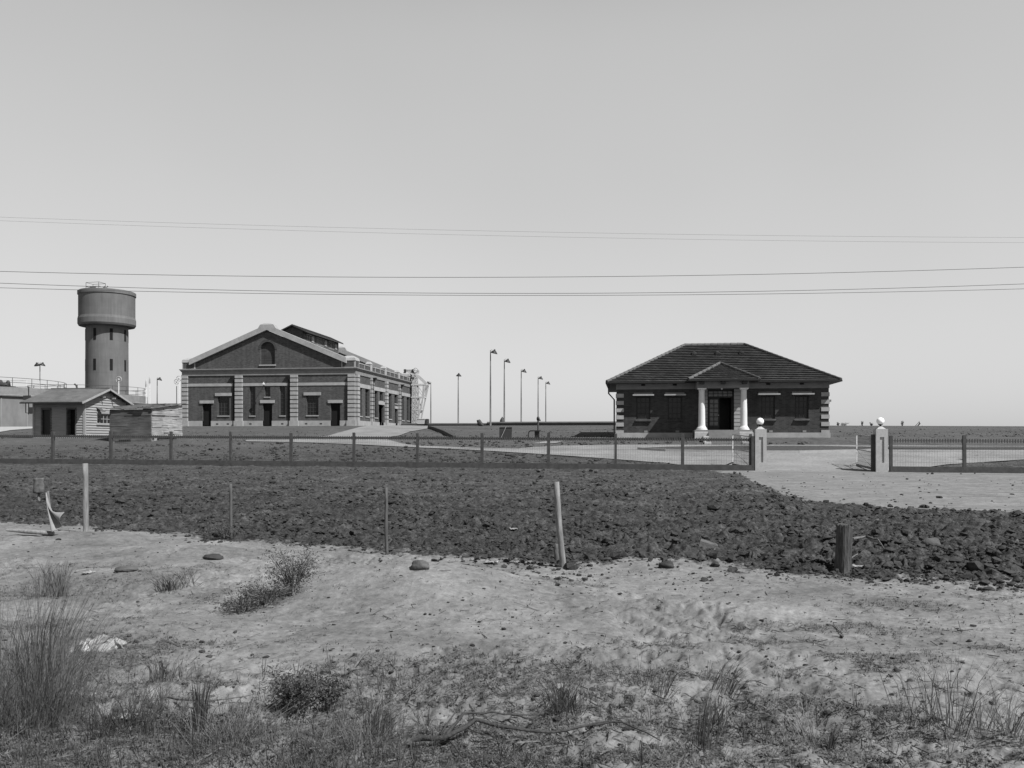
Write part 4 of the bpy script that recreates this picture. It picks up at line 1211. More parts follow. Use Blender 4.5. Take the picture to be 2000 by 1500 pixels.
# ================================================================== CRANE AND TROLLEY
def crane():
    D = 112.0
    def pt(px, py, off=0.0):
        u, v = at(px, D); return Vector((u, v + off, high(py, D)))
    base = pt(809, 833)
    root = thing("lattice_crane", "pale steel lattice crane standing against the far end of the brick hall", "crane", (base.x, base.y, 2.93))
    m = MB()
    W = 1.5
    def lat(p, q, p2, q2, n, r=.05):
        m.beam(p, q, r * 2.2); m.beam(p2, q2, r * 2.2)
        for i in range(n):
            a, b = p.lerp(q, i / n), p.lerp(q, (i + 1) / n); c, d = p2.lerp(q2, i / n), p2.lerp(q2, (i + 1) / n)
            m.beam(a, d, r * 1.3); m.beam(c, b, r * 1.3); m.beam(b, d, r * 1.3)
    for off in (0, W):
        lat(pt(804.5, 834, off), pt(806, 730, off), pt(813, 834, off), pt(810, 730, off), 14)
    for px, py0 in ((804.5, 834), (813, 834)):
        q = 806 if px < 808 else 810
        lat(pt(px, py0, 0), pt(q, 730, 0), pt(px, py0, W), pt(q, 730, W), 10, .04)
    m.build("mast", M_STEEL, root)
    m = MB()
    for off in (0, W):
        for a, b, w in (((803, 751.5), (831.5, 751), .2), ((811, 731), (831, 750), .2), ((831.5, 751), (817, 818), .16), ((827, 752), (825.5, 776), .14), ((803, 776), (826, 775.5), .16),
                        ((812, 754), (825, 774), .1), ((820, 776), (816.5, 806), .16), ((806, 800), (820, 800), .14), ((812, 756), (812, 806), .14), ((812, 776), (818, 800), .1)):
            m.beam(pt(*a, off), pt(*b, off), w)
    for p in ((831.5, 751), (826, 775.5), (812, 751), (820, 800), (817, 818)): m.beam(pt(*p, 0), pt(*p, W), .14)
    m.build("bracket", M_STEEL, root)
    m = MB()
    lat(pt(787, 727, .3), pt(813, 727, .3), pt(787, 722, .3), pt(813, 722, .3), 7, .05); lat(pt(787, 727, W), pt(813, 727, W), pt(787, 722, W), pt(813, 722, W), 7, .05)
    m.build("top_beam", M_STEEL, root)
    m = MB(); c = pt(812.5, 723, -.1)
    m.tube([c + Vector((.28 * math.cos(t), 0, .28 * math.sin(t))) for t in [2 * math.pi * i / 20 for i in range(21)]], .05, 6, caps=False)
    for t in (0, math.pi / 3, 2 * math.pi / 3): m.tube([c - Vector((.28 * math.cos(t), 0, .28 * math.sin(t))), c + Vector((.28 * math.cos(t), 0, .28 * math.sin(t)))], .03, 6)
    m.build("pulley", M_STEEL, root)
    m = MB()
    for px in (790.5, 806): 
        a, b = pt(px - 1.8, 728), pt(px + 1.8, 721); m.box(a.x, b.x, a.y + .1, a.y + 1.2, a.z, b.z)
    a, b = pt(803.5, 739.5), pt(809, 737); m.box(a.x, b.x, a.y - .2, a.y + 1.2, a.z, b.z)
    m.build("winch", M_STEELD, root)
crane()
def trolley():
    D = 95.0
    u0, v0 = at(814.5, D); u1 = at(836, D)[0]; g = 2.93
    root = thing("tip_trolley", "low pale bodied tip trolley with dark end box near the crane foot", "trolley", ((u0 + u1) / 2, v0, g))
    k = MB(); k.frustum((u0 + .05, u1 - .36, v0, v0 + .7), g + .30, (u0, u1 - .3, v0 - .08, v0 + .78), g + .84)
    k.box(u0 - .03, u1 - .27, v0 - .11, v0 + .81, g + .842, g + .88); k.build("body", M_WHITE, root)
    k = MB(); k.bevbox(u1 - .26, u1, v0 - .05, v0 + .75, g + .26, g + .86, .04); k.build("end_box", M_STEELD, root)
    k = MB(); k.box(u0 - .02, u1 + .02, v0 + .05, v0 + .15, g + .2, g + .29); k.box(u0 - .02, u1 + .02, v0 + .55, v0 + .65, g + .2, g + .29); k.build("frame", M_STEELD, root)
    for x in (u0 + .25, u0 + .62, u1 - .12):
        for y in (v0 - .02, v0 + .66):
            k = MB(); k.tube([(x, y, g + .14), (x, y + .08, g + .14)], .14, 14); k.build("wheel", M_BLACK, root)
trolley()

# ================================================================== LAMPS, POLES, WIRES
def lamp_post(px, D, top, label, side=1, twin=False, group="tall lamp poles beyond the bank"):
    u, v = at(px, D); g = float(macro(u, v)); zt = high(top, D)
    root = thing("lamp_post", label, "lamp post", (u, v, g), group)
    k = MB(); k.tube([(u, v, g - .3), (u, v, (g + zt) / 2), (u, v, zt)], [.095, .075, .045], 10); k.build("pole", M_WOOD, root)
    sides = (-1, 1) if twin else (side,)
    for s in sides:
        k = MB(); k.tube([(u, v, zt - .05), (u + s * .10, v, zt + .06), (u + s * .30, v - .03, zt + .04)], .03, 6); br = k.build("arm", M_STEEL, root)
        k = MB(); c = Vector((u + s * .34, v - .03, zt - .32))
        k.lathe((0, 0, 0), [(0.0, .0), (.36, 0.0), (.345, .05), (.20, .22), (.09, .30), (.07, .40), (0, .42)], 18)
        a = math.radians(14) * s
        k.v = [(c.x + x * math.cos(a) + z * math.sin(a), c.y + y, c.z - x * math.sin(a) + z * math.cos(a)) for x, y, z in k.v]
        k.build("lamp_shade", M_DARK, br)
ords = ["tallest looking and nearest pole of the row", "second pole from the left in the row", "third pole, midway along the row", "fourth pole in the row, behind the black standpipe", "last and rightmost pole of the row"]
for (px, D, top, txt) in zip((958, 985, 1018, 1051, 1066), (86.0, 95.7, 109.5, 121.8, 132.4), (684, 702, 722, 736, 746), ords):
    lamp_post(px, D, top, "lamp pole with shade pointing right, " + txt)
lamp_post(895, 110, 730, "lamp pole standing alone between the crane and the row of poles", .2)
lamp_post(841.5, 120, 746, "lamp pole with shade pointing left just right of the lattice crane", -1)
lamp_post(307, 120, 738, "slender lamp pole between the small tank and the brick hall", 1)
lamp_post(78, 108, 709, "pole with two dark lamp shades above the large round tank", twin=True)

def ring_pole(px, D, top, label):
    u, v = at(px, D); g = float(macro(u, v)); zt = high(top, D)
    root = thing("ring_pole", label, "pole", (u, v, g), "white poles with ring heads")
    k = MB(); k.tube([(u, v, g - .2), (u, v, zt - .3)], .042, 8); k.build("pole", M_STEEL, root)
    k = MB(); c = Vector((u, v, zt - .02)); k.tube([c + Vector((.27 * math.cos(t), 0, .27 * math.sin(t))) for t in [2 * math.pi * i / 24 for i in range(25)]], .035, 6, caps=False)
    k.sphere((c.x, c.y - .02, c.z), .10, 10, 8)
    k.tube([(u, v, zt - .32), (u, v, zt)], .035, 6); k.build("ring", M_STEEL, root)
ring_pole(232, 80, 741, "white pole with round ring head right of the hut gable")
ring_pole(345, 95, 745, "white ring headed pole, left of the pair beside the brick hall")
ring_pole(349.5, 92, 739, "taller white ring headed pole of the pair beside the brick hall")
for px, D, top, lab in ((285.5, 104, 743, "shorter white pipe of two between tank and brick hall"), (292.5, 104, 736, "taller white pipe of two between tank and brick hall")):
    u, v = at(px, D); g = float(macro(u, v)); zt = high(top, D)
    root = thing("vent_pipe", lab, "vent pipe", (u, v, g), "white vent pipes")
    k = MB(); k.tube([(u, v, g - .2), (u, v, zt - .9)], [.085, .055], 10); k.build("pipe", M_STEEL, root)
    k = MB(); k.tube([(u, v, zt - .9), (u, v, zt - .75), (u, v, zt - .2), (u, v, zt + .25)], [.06, .11, .08, .02], 10); k.build("cowl", M_STEEL, root)

def wire(px_py, D, r, label):
    k = MB()
    xs = np.linspace(-900, 2900, 60)
    co = np.polyfit([p[0] for p in px_py], [p[1] for p in px_py], 2)
    pts = []
    for x in xs:
        y = float(np.polyval(co, x)); u, v = at(x, D); pts.append((u, v, high(y, D)))
    k.tube(pts, r, 6); tag(k.build("overhead_wire", M_WIRE), label, "wire", "overhead wires")
wire([(0, 530), (660, 541), (1840, 527)], 20.0, .0062, "highest of the three lower overhead wires")
wire([(0, 553), (1000, 573), (1840, 560)], 20.0, .0062, "middle one of the three lower overhead wires")
wire([(0, 562), (1000, 577), (1840, 568)], 20.5, .006, "lowest overhead wire, just under its close neighbour")
wire([(0, 424), (1000, 452), (1840, 463)], 24.0, .0026, "thin upper overhead wire, the higher of the two")
wire([(0, 431), (1000, 461), (1840, 473)], 24.4, .0026, "thin upper overhead wire, the lower of the two")

# ================================================================== FENCE AND GATEWAY
FV = 42.0
def fence(name, label, u0, u1, posts, rail=True):
    root = thing(name, label, "fence", ((u0 + u1) / 2, FV, 0), "boundary fences")
    g = lambda u: float(macro(u, FV))
    rnd = random.Random(3)
    k = MB(); n = int((u1 - u0) / 3.25) + 1
    xs = [u0 + (u1 - u0) * i / n for i in range(n + 1)]
    for a, b in zip(xs[:-1], xs[1:]): k.beam((a, FV - .06, g(a) + .13), (b, FV - .06, g(b) + .13), .06, .26)
    k.build("bottom_board", M_FENCE, root)
    k = MB()
    for a, b in zip(xs[:-1], xs[1:]): k.beam((a, FV + .02, g(a) + 1.44), (b, FV + .02, g(b) + 1.44), .03, .10 if rail else .025)
    k.build("top_rail", M_FENCE, root)
    for u in posts:
        k = MB(); h = 1.70 + rnd.uniform(-.05, .04); w = .065 + rnd.uniform(-.008, .01); l_ = rnd.uniform(-.02, .02)
        k.hexa([(u - w, FV - .02, g(u) - .3), (u + w, FV - .02, g(u) - .3), (u + w, FV + .10, g(u) - .3), (u - w, FV + .10, g(u) - .3)],
               [(u - w + l_, FV - .02, g(u) + h), (u + w + l_, FV - .02, g(u) + h), (u + w + l_, FV + .10, g(u) + h - .02), (u - w + l_, FV + .10, g(u) + h - .02)])
        k.build("post", M_FENCE, root)
    k = MB(); u = u0
    while u < u1:
        k.beam((u, FV, g(u) + 1.36), (u, FV, g(u) + 1.53), .05, .02); u += .115
    k.build("picket_band", M_FENCE, root)
    k = MB(); u = u0
    while u < u1:
        k.tube([(u, FV + .005, g(u) + .2), (u, FV + .005, g(u) + 1.42)], .0032, 4, caps=False); u += .115
    for h in (.45, .70, .95, 1.2):
        k.tube([(x, FV, g(x) + h) for x in xs], .004, 4, caps=False)
    k.build("wire_mesh", M_WIRE, root)
fence("wire_fence", "dark picket topped wire mesh fence running left from the gate posts", -62.0, 5.62, [-30.09 - 3.25 * i for i in range(9, 0, -1)] + [-30.09, -26.79, -23.47, -20.21, -16.99, -13.71, -10.46, -7.22, -3.96, -.73, 2.43, 5.56])
fence("wire_fence", "short run of wire mesh fence right of the open gate", 11.80, 32.0, [11.86, 15.05, 18.3, 21.55, 24.8, 28.05, 31.3], rail=False)

def gate_post(u, label):
    v0, w, g, H = FV - .10, .52, -.1, 1.97
    root = thing("gate_post", label, "gate post", (u + w / 2, v0, 0), "pair of gate posts")
    k = MB()
    fr = Fr('front', v0)
    a0, a1, z0, z1 = u + .17, u + .17 + .19, .42, 1.60
    wall(k, fr, u, u + w, g - .2, H, [(a0, a1, z0, z1, .05)])
    k.face([fr.P(a0, -.05, z0), fr.P(a1, -.05, z0), fr.P(a1, -.05, z1), fr.P(a0, -.05, z1)])
    k.face([(u, v0, g - .2), (u, v0 + w, g - .2), (u, v0 + w, H), (u, v0, H)]); k.face([(u + w, v0, g - .2), (u + w, v0 + w, g - .2), (u + w, v0 + w, H), (u + w, v0, H)])
    k.face([(u, v0 + w, g - .2), (u + w, v0 + w, g - .2), (u + w, v0 + w, H), (u, v0 + w, H)])
    k.face([(u, v0, H), (u + w, v0, H), (u + w, v0 + w, H), (u, v0 + w, H)])
    k.build("shaft", M_GATE, root)
    c = (u + w / 2, v0 + w / 2)
    k = MB(); k.frustum((u + .06, u + w - .06, v0 + .06, v0 + w - .06), H + .002, (c[0] - .06, c[0] + .06, c[1] - .06, c[1] + .06), H + .12); k.build("cap", M_GATE, root)
    k = MB(); k.lathe((c[0], c[1], 0), [(.05, H + .12), (.04, H + .15), (.05, H + .17), (.11, H + .21), (.10, H + .24), (0, H + .24)], 16); k.build("lamp_holder", M_DARK, root)
    k = MB(); k.sphere((c[0], c[1], H + .365), .172, 28, 18); k.build("globe", M_OPAL, root)
gate_post(5.77, "pale square gate post with white globe, left of the gateway")
gate_post(11.17, "pale square gate post with white globe, right of the gateway")
k = MB(); k.box(5.60, 5.755, FV - .08, FV + .1, -.3, 1.65); 
tag(k.build("hanging_post", M_FENCE), "dark timber post fixed against the left gate post", "post", "timber hanging posts")
k = MB(); k.box(11.02, 11.155, FV + .05, FV + .2, -.3, 1.72)
tag(k.build("hanging_post", M_FENCE), "dark timber post fixed against the right gate post", "post", "timber hanging posts")

def gate_leaf(p, q, label, prop=False):
    p, q = Vector(p), Vector(q); d = q - p; L = d.length; d.normalize()
    root = thing("gate_leaf", label, "gate", p, "open mesh gates")
    k = MB()
    up = Vector((0, 0, 1)); h0, h1 = .18, 1.62
    A = lambda s, h: p + d * s + up * h
    for a, b in ((A(0, h0), A(0, h1)), (A(L, h0), A(L, h1)), (A(0, h0), A(L, h0)), (A(0, h1), A(L, h1)), (A(0, .9), A(L, .9))): k.tube([a, b], .025, 8)
    k.tube([A(0, h0), A(L, .9)], .015, 6)
    k.build("frame", M_STEEL, root)
    k = MB(); n = int(L / .10)
    for i in range(1, n): k.tube([A(L * i / n, h0), A(L * i / n, h1)], .0055, 4, caps=False)
    for i in range(1, 8): k.tube([A(0, h0 + (h1 - h0) * i / 8), A(L, h0 + (h1 - h0) * i / 8)], .004, 4, caps=False)
    k.build("mesh_panel", M_FRAME, root)
    k = MB(); k.beam(A(L - .05, .25), A(L - .05, .25) + Vector((-.55, -.35, -.2)), .05); k.beam(A(0, h0 - .04), A(L, h0 - .04), .06, .1); k.build("bottom_bar", M_WOODP if prop else M_DARK, root)
gate_leaf((11.08, FV + .2, 0.0), (10.92, FV + 2.35, .12), "wire gate leaf swung inward against the right gate post", True)
gate_leaf((5.58, FV + .15, 0.0), (4.98, FV + 2.0, .12), "wire gate leaf swung inward behind the fence end, left side")

# ================================================================== ROADS, BEDS, BANK WORKS
def drape(name, poly_px, m, lift, kind="structure", cut=0.9, label=None, cat=None, poly_uv=None, lift_fn=None):
    import bmesh
    P = poly_uv or [hit(px, py)[:2] for px, py in poly_px]
    bm = bmesh.new()
    bm.faces.new([bm.verts.new((u, v, 0)) for u, v in P])
    lo_v, hi_v = min(p[1] for p in P), max(p[1] for p in P); lo_u, hi_u = min(p[0] for p in P), max(p[0] for p in P)
    v = math.floor(lo_v) + .5
    while v < hi_v:
        bmesh.ops.bisect_plane(bm, geom=bm.verts[:] + bm.edges[:] + bm.faces[:], plane_co=(0, v, 0), plane_no=(0, 1, 0)); v += cut
    u = math.floor(lo_u) + .5
    while u < hi_u:
        bmesh.ops.bisect_plane(bm, geom=bm.verts[:] + bm.edges[:] + bm.faces[:], plane_co=(u, 0, 0), plane_no=(1, 0, 0)); u += cut * 3
    bmesh.ops.triangulate(bm, faces=bm.faces[:])
    if bm.verts:
        uv = np.array([(q.co.x, q.co.y) for q in bm.verts]); zz = macro(uv[:, 0], uv[:, 1]) + (lift if lift_fn is None else lift_fn(uv[:, 0], uv[:, 1]))
        for q, z in zip(bm.verts, zz): q.co.z = z
    bmesh.ops.recalc_face_normals(bm, faces=bm.faces[:])
    me = bpy.data.meshes.new(name); bm.to_mesh(me); bm.free()
    o = link_mesh(name, me, m)
    tag(o, label, cat, None, kind)
    return o
road_px = [(1500, 932), (1440, 919), (1384, 915), (1332, 909.5), (1300, 906), (1200, 898), (1070, 889), (940, 881), (816, 875), (688, 868.5), (572, 864.5), (480, 863),
           (480, 860.5), (572, 859.5), (620, 854), (660, 846), (738, 831.5), (836, 832.5), (834, 838), (800, 844), (768, 853), (758, 860), (784, 867), (816, 871.5), (940, 876), (1012, 877), (1040, 874.5), (1100, 871.5), (1200, 870), (1300, 869.5),
           (1480, 870), (1690, 870.5), (1860, 872), (2060, 873), (2300, 874), (2300, 890), (2000, 899), (1850, 908.5), (1800, 915.5), (1760, 921), (1708, 932)]
drape("driveway", road_px, M_ROAD, .045, lift_fn=lambda u, v: .045 - .12 * sstep(43.2, 41.2, v))
# raised planting island in the drive with its pale kerb
isl = [(1246, 879.5), (1300, 877.4), (1400, 876), (1490, 875.5), (1600, 876), (1690, 878.5), (1720, 881), (1690, 883.5), (1560, 886.3), (1480, 886), (1380, 884.8), (1300, 883)]
iuv = [hit(*p)[:2] for p in isl]
o = drape("planting_bed", None, M_BED, .16, poly_uv=iuv)
k = MB(); pts = [Vector((u, v, float(macro(u, v)) + .10)) for u, v in iuv]
for a, b in zip(pts, pts[1:] + pts[:1]): k.beam(a, b, .14, .16)
tag(k.build("kerb", M_KERB), kind="structure")
uv2 = [hit(*p)[:2] for p in ((1735, 874.6), (2300, 876), (2300, 880), (1735, 879.3))]
drape("verge", None, M_BED, .09, poly_uv=uv2)
drape("path", [(1040, 867.5), (1062, 863.5), (1100, 862.5), (1086, 867)], M_ROAD, .05)
drape("path", [(-300, 836), (66, 834), (66, 837.5), (20, 841), (-10, 846), (-300, 850)], M_KERB, .05)
# dark kerb line down the bank right of the ramp
def hedge_line(name, pxs, w, h, m, label, cat):
    k = MB(); P = [hit(*p) for p in pxs]
    for a, b in zip(P[:-1], P[1:]): k.beam((a[0], a[1], a[2] + h / 2), (b[0], b[1], b[2] + h / 2), w, h)
    return tag(k.build(name, m), label, cat)
hedge_line("drain_kerb", [(838, 837), (848, 839.5), (868, 847), (888, 858)], .22, .25, M_BED, "dark drain edge slanting down the bank right of the ramp", "drain")

def filter_bed(label, u0, u1, v0, v1, z0, z1):
    root = thing("filter_bed", label, "filter bed", ((u0 + u1) / 2, v0, z0), "low walled filter beds")
    k = MB(); t = .3
    k.box(u0, u1, v0, v0 + t, z0 - .4, z1); k.box(u0, u1, v1 - t, v1, z0 - .4, z1); k.box(u0, u0 + t, v0 + t, v1 - t, z0 - .4, z1); k.box(u1 - t, u1, v0 + t, v1 - t, z0 - .4, z1)
    k.frustum((u0 - .5, u0, v0 + .05, v0 + 2), z0 - .4, (u0 - .1, u0, v0 + .1, v0 + 2), z1 - .05)
    k.build("wall", mat("filter_wall", 0.055, var=.2, scale=2), root)
    k = MB(); k.box(u0 - .06, u1 + .06, v0 - .10, v0 - .002, z1 - .12, z1 + .02); k.build("lip", M_CONC, root)
    k = MB(); k.box(u0 + t, u1 - t, v0 + t, v1 - t, z0 - .4, z1 - .12); k.build("gravel", M_ROCK, root)
filter_bed("long low filter bed wall on the bank crest left of the office", -14.6, 9.0, 88.5, 140, 2.93, 3.34)
filter_bed("low filter bed wall farther back beside the crane", -26.5, -15.6, 99.0, 140, 2.93, 3.42)

# things standing on the bank
def lump(name, label, cat, px, py, w, h, D=None, seed=0, lean=0.0, m=None):
    u, v, z, d = hit(px, py)
    rnd = np.random.default_rng(seed)
    k = MB(); k.sphere((0, 0, 0), 1, 18, 12)
    V = np.array(k.v); n = fbm(V[:, 0] * 1.6 + seed, V[:, 1] * 1.6 + V[:, 2] * 2.1, 3, seed)
    V *= (1 + .35 * n)[:, None]; V[:, 2] = np.maximum(V[:, 2], -.55)
    V *= np.array([w / 2, w / 2 * .8, h / 1.5])
    V[:, 0] -= lean * V[:, 2]
    V += np.array([u, v, z + h * .36])
    k.v = [tuple(p) for p in V]
    o = k.build(name, m or M_ROCK); return tag(o, label, cat)
lump("spoil_heap", "dark leaning lump on the bank crest left of the nearest lamp pole", "heap", 938, 832.0, .55, .62, seed=4, lean=.5, m=M_STEELD)
lump("spoil_heap", "dark hump on the filter bed at the second lamp pole's foot", "heap", 981, 829.5, .5, .85, seed=8, m=M_STEELD)
u, v, z, D = hit(987, 856)
k = MB(); fr_ = Fr('front', v); 
root = thing("dark_hoarding", "dark square board leaning on the bank below the lamp poles", "board", (u, v, z))
k.hexa([(u - .42, v, z - .1), (u + .42, v, z - .1), (u + .42, v + .05, z - .1), (u - .42, v + .05, z - .1)], [(u - .46, v + .35, z + .72), (u + .40, v + .35, z + .72), (u + .40, v + .40, z + .72), (u - .46, v + .40, z + .72)])
k.build("panel", M_DARK, root)
k = MB(); k.beam((u - .44, v + .33, z + .74), (u + .40, v + .33, z + .74), .06, .06); k.build("top_batten", M_FENCE, root)
k = MB(); k.tube([(u - .28, v - .25, z - .02), (u + .02, v + .22, z + .78)], .014, 6); tag(k.build("stick", M_WOODP), "thin pale stick leaning on the dark square board", "stick")
u, v, z, D = hit(1045, 857.5)
root = thing("pump_stand", "black slab topped pump stand on the grass before the bank", "pump", (u, v, z))
k = MB(); k.box(u - .34, u + .36, v - .2, v + .25, z + .50, z + .58); k.build("slab", M_DARK, root)
k = MB(); k.box(u - .02, u + .28, v - .1, v + .15, z - .1, z + .498); k.build("pillar", M_DARK, root)
k = MB(); k.tube([(u - .30, v, z + .54), (u - .42, v, z + .46), (u - .45, v, z + .3), (u - .45, v, z - .05)], .03, 8); k.build("pipe", M_STEELD, root)
u, v, z, D = hit(1051, 843)
root = thing("standpipe", "black standpipe with knobbed head rising behind the pump stand", "standpipe", (u, v, z))
k = MB(); k.tube([(u, v, z - .2), (u, v, z + .95)], .075, 10); k.build("pipe", M_DARK, root)
k = MB(); k.sphere((u, v, z + 1.05), .13, 12, 8, (1, 1, 1.5)); k.tube([(u, v, z + 1.0), (u + .2, v, z + .9)], .06, 8); k.build("head", M_DARK, root)

# distant bushes and posts on the skyline to the right
def bush(name, label, cat, u, v, z, w, h, n, leaf, m, seed, group=None, twigs=8, tm=None, low=False):
    rnd = np.random.default_rng(seed)
    root = thing(name, label, cat, (u, v, z), group)
    k = MB()
    tips = []
    for i in range(twigs):
        a = rnd.uniform(0, 2 * math.pi); r = w / 2 * rnd.uniform(.3, .9); hh = h * rnd.uniform(.5, 1)
        p = Vector((u + r * math.cos(a), v + r * math.sin(a), z + hh)); mid = Vector((u, v, z)).lerp(p, .5) + Vector((0, 0, h * .12))
        k.tube([(u, v, z - .03), mid, p], [.018 * h ** .5, .010 * h ** .5, .004], 5); tips.append(p)
        tips.append(mid)
    k.build("stem", tm or M_WOOD, root)
    if low: tips += [Vector((u, v, z + h * .1))] * twigs
    T = np.array([tuple(t) for t in tips])
    c = T[rnd.integers(0, len(T), n)] + rnd.normal(0, 1, (n, 3)) * np.array([w * .12, w * .12, h * .12])
    c[:, 2] = np.maximum(c[:, 2], z + .01)
    a = rnd.normal(0, 1, (n, 3)); a /= np.linalg.norm(a, axis=1)[:, None]
    b = np.cross(a, rnd.normal(0, 1, (n, 3))); b /= np.linalg.norm(b, axis=1)[:, None]
    L = leaf * rnd.uniform(.5, 1.4, n)[:, None]
    V = np.stack([c - a * L, c + b * L * .3, c + a * L, c - b * L * .3], 1).reshape(-1, 3)
    Fc = np.arange(4 * n).reshape(n, 4)
    np_mesh("leaves", V, Fc, m, root)
    return root
for i, (px, w, h, lab) in enumerate(((1637, .28, .30, "small dark bush on the skyline just right of the office"), (1648, .8, .26, "wide low bush on the skyline right of the office"), (1684, .22, .42, "narrow dark bush on the skyline, left of the right globe"),
                             (1702, .34, .32, "small bush on the skyline close by the right gate globe"), (1762, .22, .5, "thin upright bush on the skyline right of the right globe"))):
    u, v = at(px, 84.0); bush("bush", lab, "bush", u, v, float(macro(u, v)), w, h, 260, .05, M_LEAF, 30 + i, "skyline bushes", low=True)
k = MB()
for path, r in ((((1799, 850), (1790, 842), (1781, 835)), .11), (((1790, 842), (1788, 832), (1794, 825)), .05), (((1786, 839), (1792, 832), (1798, 827)), .05), (((1783, 836), (1796, 833), (1809, 833)), .05), (((1792, 834), (1796, 826), (1795, 823)), .05)):
    P = []
    for px, py in path:
        u, v = at(px, 82.0); P.append((u, v, high(py, 82.0)))
    k.tube(P, [r, r * .9, r * .5], 6)
tag(k.build("dead_branch", M_BLACK), "black fallen branch with stubby twigs on the bank at far right", "branch")

# ================================================================== FOREGROUND
def stake(px, py, top_px, top_py, w, label, m=M_WOOD, square=False, cat="stake", name="fence_stake", group="old fence stakes"):
    u, v, z, D = hit(px, py); z = gz(u, v)
    ut, vt = at(top_px, D * 1.0); zt = high(top_py, D)
    k = MB(); n = 6; pts = []; rs = []
    for i in range(n + 1):
        t = i / n; pts.append((u + (ut - u) * t + .006 * math.sin(5 * t + px), v + (vt - v) * t + .006 * math.cos(7 * t), z - .12 + (zt - z + .12) * t)); rs.append(w / 2 * (1.06 - .12 * t) * (1 + .06 * math.sin(9 * t + px)))
    k.tube(pts, rs, 5 if square else 9)
    return tag(k.build(name, m), label, cat, group)
stake(168, 1037, 166, 905, .085, "tall pale old stake at left beside the hanging rag", M_WOODP, True)
stake(451, 1055, 450, 945, .045, "thin grey stake left of centre at the sand's edge", M_STAKE)
stake(757, 1083, 753, 952, .045, "weathered grey stake midway, split above the stone", M_STAKE, True)
stake(1101, 1108, 1087, 941, .075, "leaning pale stake near the middle, tilted left", M_WOODP, True)
stake(1088, 1100, 1090, 1063, .08, "short dark stub at the foot of the leaning stake", M_WOOD)
def stump():
    u, v, z, D = hit(1646, 1120)
    z = gz(u, v) - .05
    k = MB(); n = 26; rnd = random.Random(9); H = high(1024, D) - z
    prof = [(0, 1.12), (.08, 1.04), (.3, .98), (.6, .97), (.85, .96), (1.0, .93)]
    grooves = [rnd.uniform(.82, 1.12) for _ in range(n)]
    b = len(k.v)
    for t, s in prof:
        for i in range(n):
            a = 2 * math.pi * i / n; r = .088 * s * (grooves[i] * .6 + .4) * (1 + .06 * math.sin(3 * a + 4 * t))
            k.v.append((u + r * math.cos(a) + .02 * t, v + r * math.sin(a), z + H * t + (rnd.uniform(-.03, .015) if t == 1.0 else 0)))
    for j in range(len(prof) - 1):
        for i in range(n):
            i2 = (i + 1) % n; k.f.append((b + j * n + i, b + j * n + i2, b + (j + 1) * n + i2, b + (j + 1) * n + i)); k.sm.append(False)
    top = b + (len(prof) - 1) * n
    k.f.append(tuple(top + i for i in range(n))); k.sm.append(False)
    tag(k.build("post_stump", mat("dark_stump_wood", 0.055, var=.5, scale=9, stretch=(4, 4, .6), bump=.7, bscale=18)), "thick split dark post stump at right on the sand's edge", "stump")
stump()

def cloth(name, label, cat, fn, nu, nv, m, thick=.006):
    V = []
    for j in range(nv + 1):
        for i in range(nu + 1): V.append(fn(i / nu, j / nv))
    V = np.array(V)
    Fc = []
    for j in range(nv):
        for i in range(nu):
            a = j * (nu + 1) + i; Fc.append((a, a + 1, a + nu + 2, a + nu + 1))
    o = np_mesh(name, V, np.array(Fc), m, smooth=True)
    s = o.modifiers.new("cloth_thickness", 'SOLIDIFY'); s.thickness = thick
    return tag(o, label, cat)
u0, v0, z0, D0 = hit(112, 1042)
z0 = gz(u0, v0)
pxm = D0 / F
def rag(s, t):
    # a triangle of canvas: hung from the stick's tip, one corner on the ground, one pulled to the right
    bx, bz = .16, -.56; cx, cz = .36, -.27
    sag = -.10 * math.sin(math.pi * t) * s
    x = t * ((1 - s) * bx + s * cx) - .10 * s * t * (1 - t) * 2
    z = t * ((1 - s) * bz + s * cz) + sag - .08 * math.sin(math.pi * s) * t * t
    y = .06 * math.sin(10 * s + 2.5 * t) * t ** .7 - .10 * t
    return (u0 - .175 + x, v0 + y, max(z0 + .60 + z, z0 + .01))
cloth("canvas_rag", "pale canvas rag hanging in folds beside the tall left stake", "rag", rag, 24, 24, M_CLOTH)
k = MB(); k.tube([(u0 - .08, v0 + .03, z0 - .1), (u0 - .175, v0 + .04, z0 + .62)], .016, 6); tag(k.build("stick", M_WOOD), "leaning stick holding up the pale canvas rag", "stick")
k = MB(); k.tube([(u0 - .75, v0 - .05, z0 + .06), (u0 - .35, v0 - .12, z0 + .05), (u0 - .02, v0 - .05, z0 + .02)], [.02, .035, .03], 7); tag(k.build("driftwood", M_WOODP), "pale crooked driftwood lying left of the hanging rag", "driftwood")
# sacking on a short stake, far left
u1_, v1_, z1_, D1_ = hit(76, 978)
z1_ = gz(u1_, v1_)
k = MB(); k.tube([(u1_, v1_, z1_ - .1), (u1_, v1_, z1_ + high(934, D1_) - high(978, D1_) - .02)], .03, 7); tag(k.build("fence_stake", M_WOOD), "short stake under the dark sacking, far left", "stake", "old fence stakes")
hh = high(934, D1_) - high(978, D1_)
def sack(s, t):
    a = (s - .5) * 3.6
    r = .095 + .02 * math.sin(8 * s) + .035 * abs(t - .3)
    return (u1_ + r * math.sin(a), v1_ - r * .7 * math.cos(a), z1_ + hh * (1.0 - .66 * t) + .015 * math.cos(6 * s) * t)
cloth("sacking", "dark sacking with a pale top draped on a short stake, far left", "sack", sack, 16, 8, mat("dark_sacking", 0.09, var=.5, scale=14))
